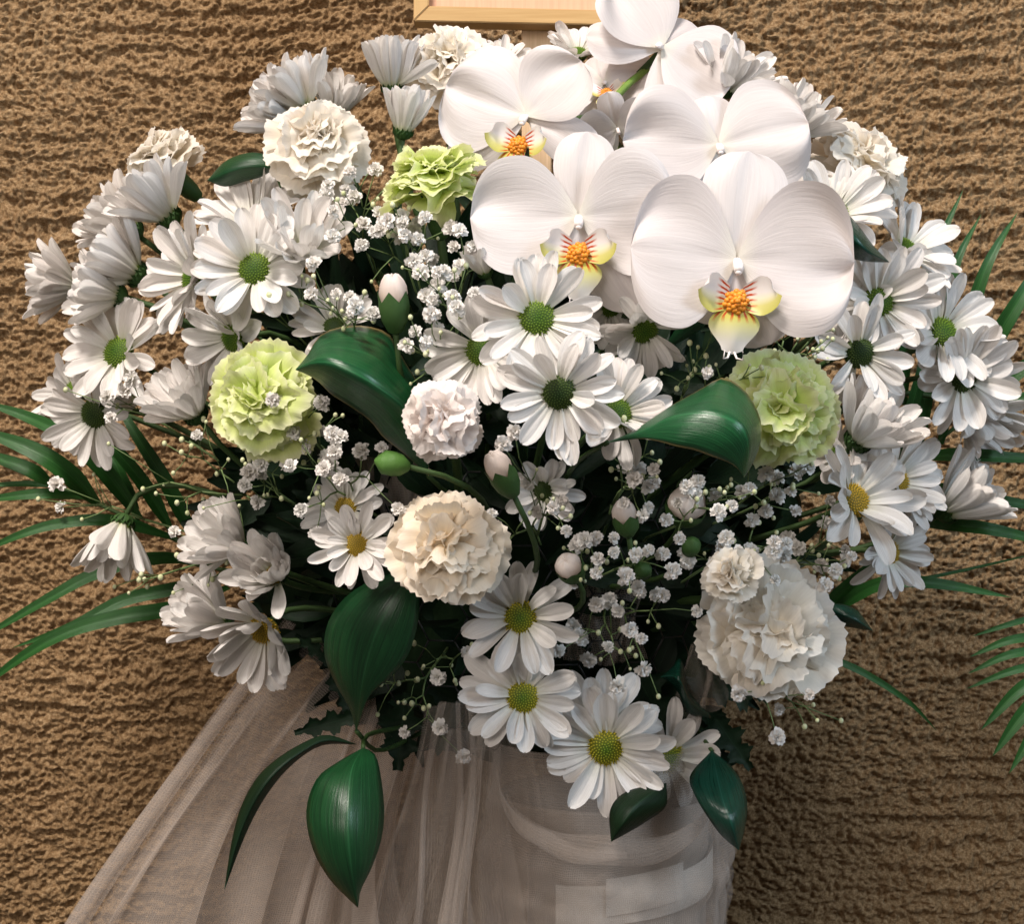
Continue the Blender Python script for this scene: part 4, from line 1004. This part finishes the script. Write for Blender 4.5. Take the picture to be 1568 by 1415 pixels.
def spray(i):
    cx, cy, lab = SPR[i]; pts = assign[i]
    if not pts: return
    Yc = depth(cx, cy)-.012
    if cy > 1000: Yc = min(Yc, -.04)
    ex, ey = cx+(800-cx)*.45, cy+(1000-cy)*.45 if cy < 900 else cy-120
    base = P(ex, ey, .05); t = empty('babys_breath', base); tag(t, lab, 'baby\'s breath', 'sprigs of baby\'s breath')
    tips = []
    for (px, py), isf in pts:
        tips.append((P(px, py, Yc+random.uniform(-.022, .022)+(0 if isf else .006)), isf))
    tw = MB(); bd = MB()
    def seg(a, b, r0, r1):
        mid = (a+b)/2 + Vector((random.uniform(-1, 1), random.uniform(-1, 1), random.uniform(-1, 1)))*(b-a).length*.05
        tw.tube([a-base, mid-base, b-base], r0, r1, 4)
    def grow(a, ts, r, depth_):
        if len(ts) <= 2 or depth_ > 6:
            for (q, isf) in ts: seg(a, q, r*.8, .00028)
            return
        cen = sum((q for q, _ in ts), Vector())/len(ts); node = a.lerp(cen, .5 if depth_ else .62)
        seg(a, node, r, r*.85)
        A = np.array([q for q, _ in ts]); A = A-A.mean(0); u, s_, vt = np.linalg.svd(A, full_matrices=False); pr = A @ vt[0]
        g1 = [ts[k] for k in range(len(ts)) if pr[k] < 0]; g2 = [ts[k] for k in range(len(ts)) if pr[k] >= 0]
        if not g1 or not g2: g1, g2 = ts[:1], ts[1:]
        for g in (g1, g2): grow(node, g, r*.80, depth_+1)
    grow(base, tips, .0009, 0)
    me = tw.mesh('breath_twigs', mat_twig); put('twigs', me, t)
    for q, isf in tips:
        if isf:
            s = M_(random.uniform(10.5, 16.5), Yc); d = (q-base).normalized()+Vector((random.uniform(-.6, .6), -1.0, random.uniform(-.2, .7)))
            o = put('floret', random.choice(FLO), t, Matrix.LocRotScale(q-base, d.to_track_quat('Z', 'Y') @ Quaternion((0, 0, 1), random.uniform(0, 6)), Vector((s, s, s))))
        else:
            bd.ball(q-base, M_(random.uniform(2.6, 4.6), Yc), 1.15, 7, 5)
    if bd.V:
        o = put('buds', bd.mesh('breath_buds', mat_tinybud), t); o['kind'] = 'stuff'
for i in range(len(SPR)): spray(i)

# ------------------------------------------------------------------ shaded filler foliage deep in the bouquet (uncountable)
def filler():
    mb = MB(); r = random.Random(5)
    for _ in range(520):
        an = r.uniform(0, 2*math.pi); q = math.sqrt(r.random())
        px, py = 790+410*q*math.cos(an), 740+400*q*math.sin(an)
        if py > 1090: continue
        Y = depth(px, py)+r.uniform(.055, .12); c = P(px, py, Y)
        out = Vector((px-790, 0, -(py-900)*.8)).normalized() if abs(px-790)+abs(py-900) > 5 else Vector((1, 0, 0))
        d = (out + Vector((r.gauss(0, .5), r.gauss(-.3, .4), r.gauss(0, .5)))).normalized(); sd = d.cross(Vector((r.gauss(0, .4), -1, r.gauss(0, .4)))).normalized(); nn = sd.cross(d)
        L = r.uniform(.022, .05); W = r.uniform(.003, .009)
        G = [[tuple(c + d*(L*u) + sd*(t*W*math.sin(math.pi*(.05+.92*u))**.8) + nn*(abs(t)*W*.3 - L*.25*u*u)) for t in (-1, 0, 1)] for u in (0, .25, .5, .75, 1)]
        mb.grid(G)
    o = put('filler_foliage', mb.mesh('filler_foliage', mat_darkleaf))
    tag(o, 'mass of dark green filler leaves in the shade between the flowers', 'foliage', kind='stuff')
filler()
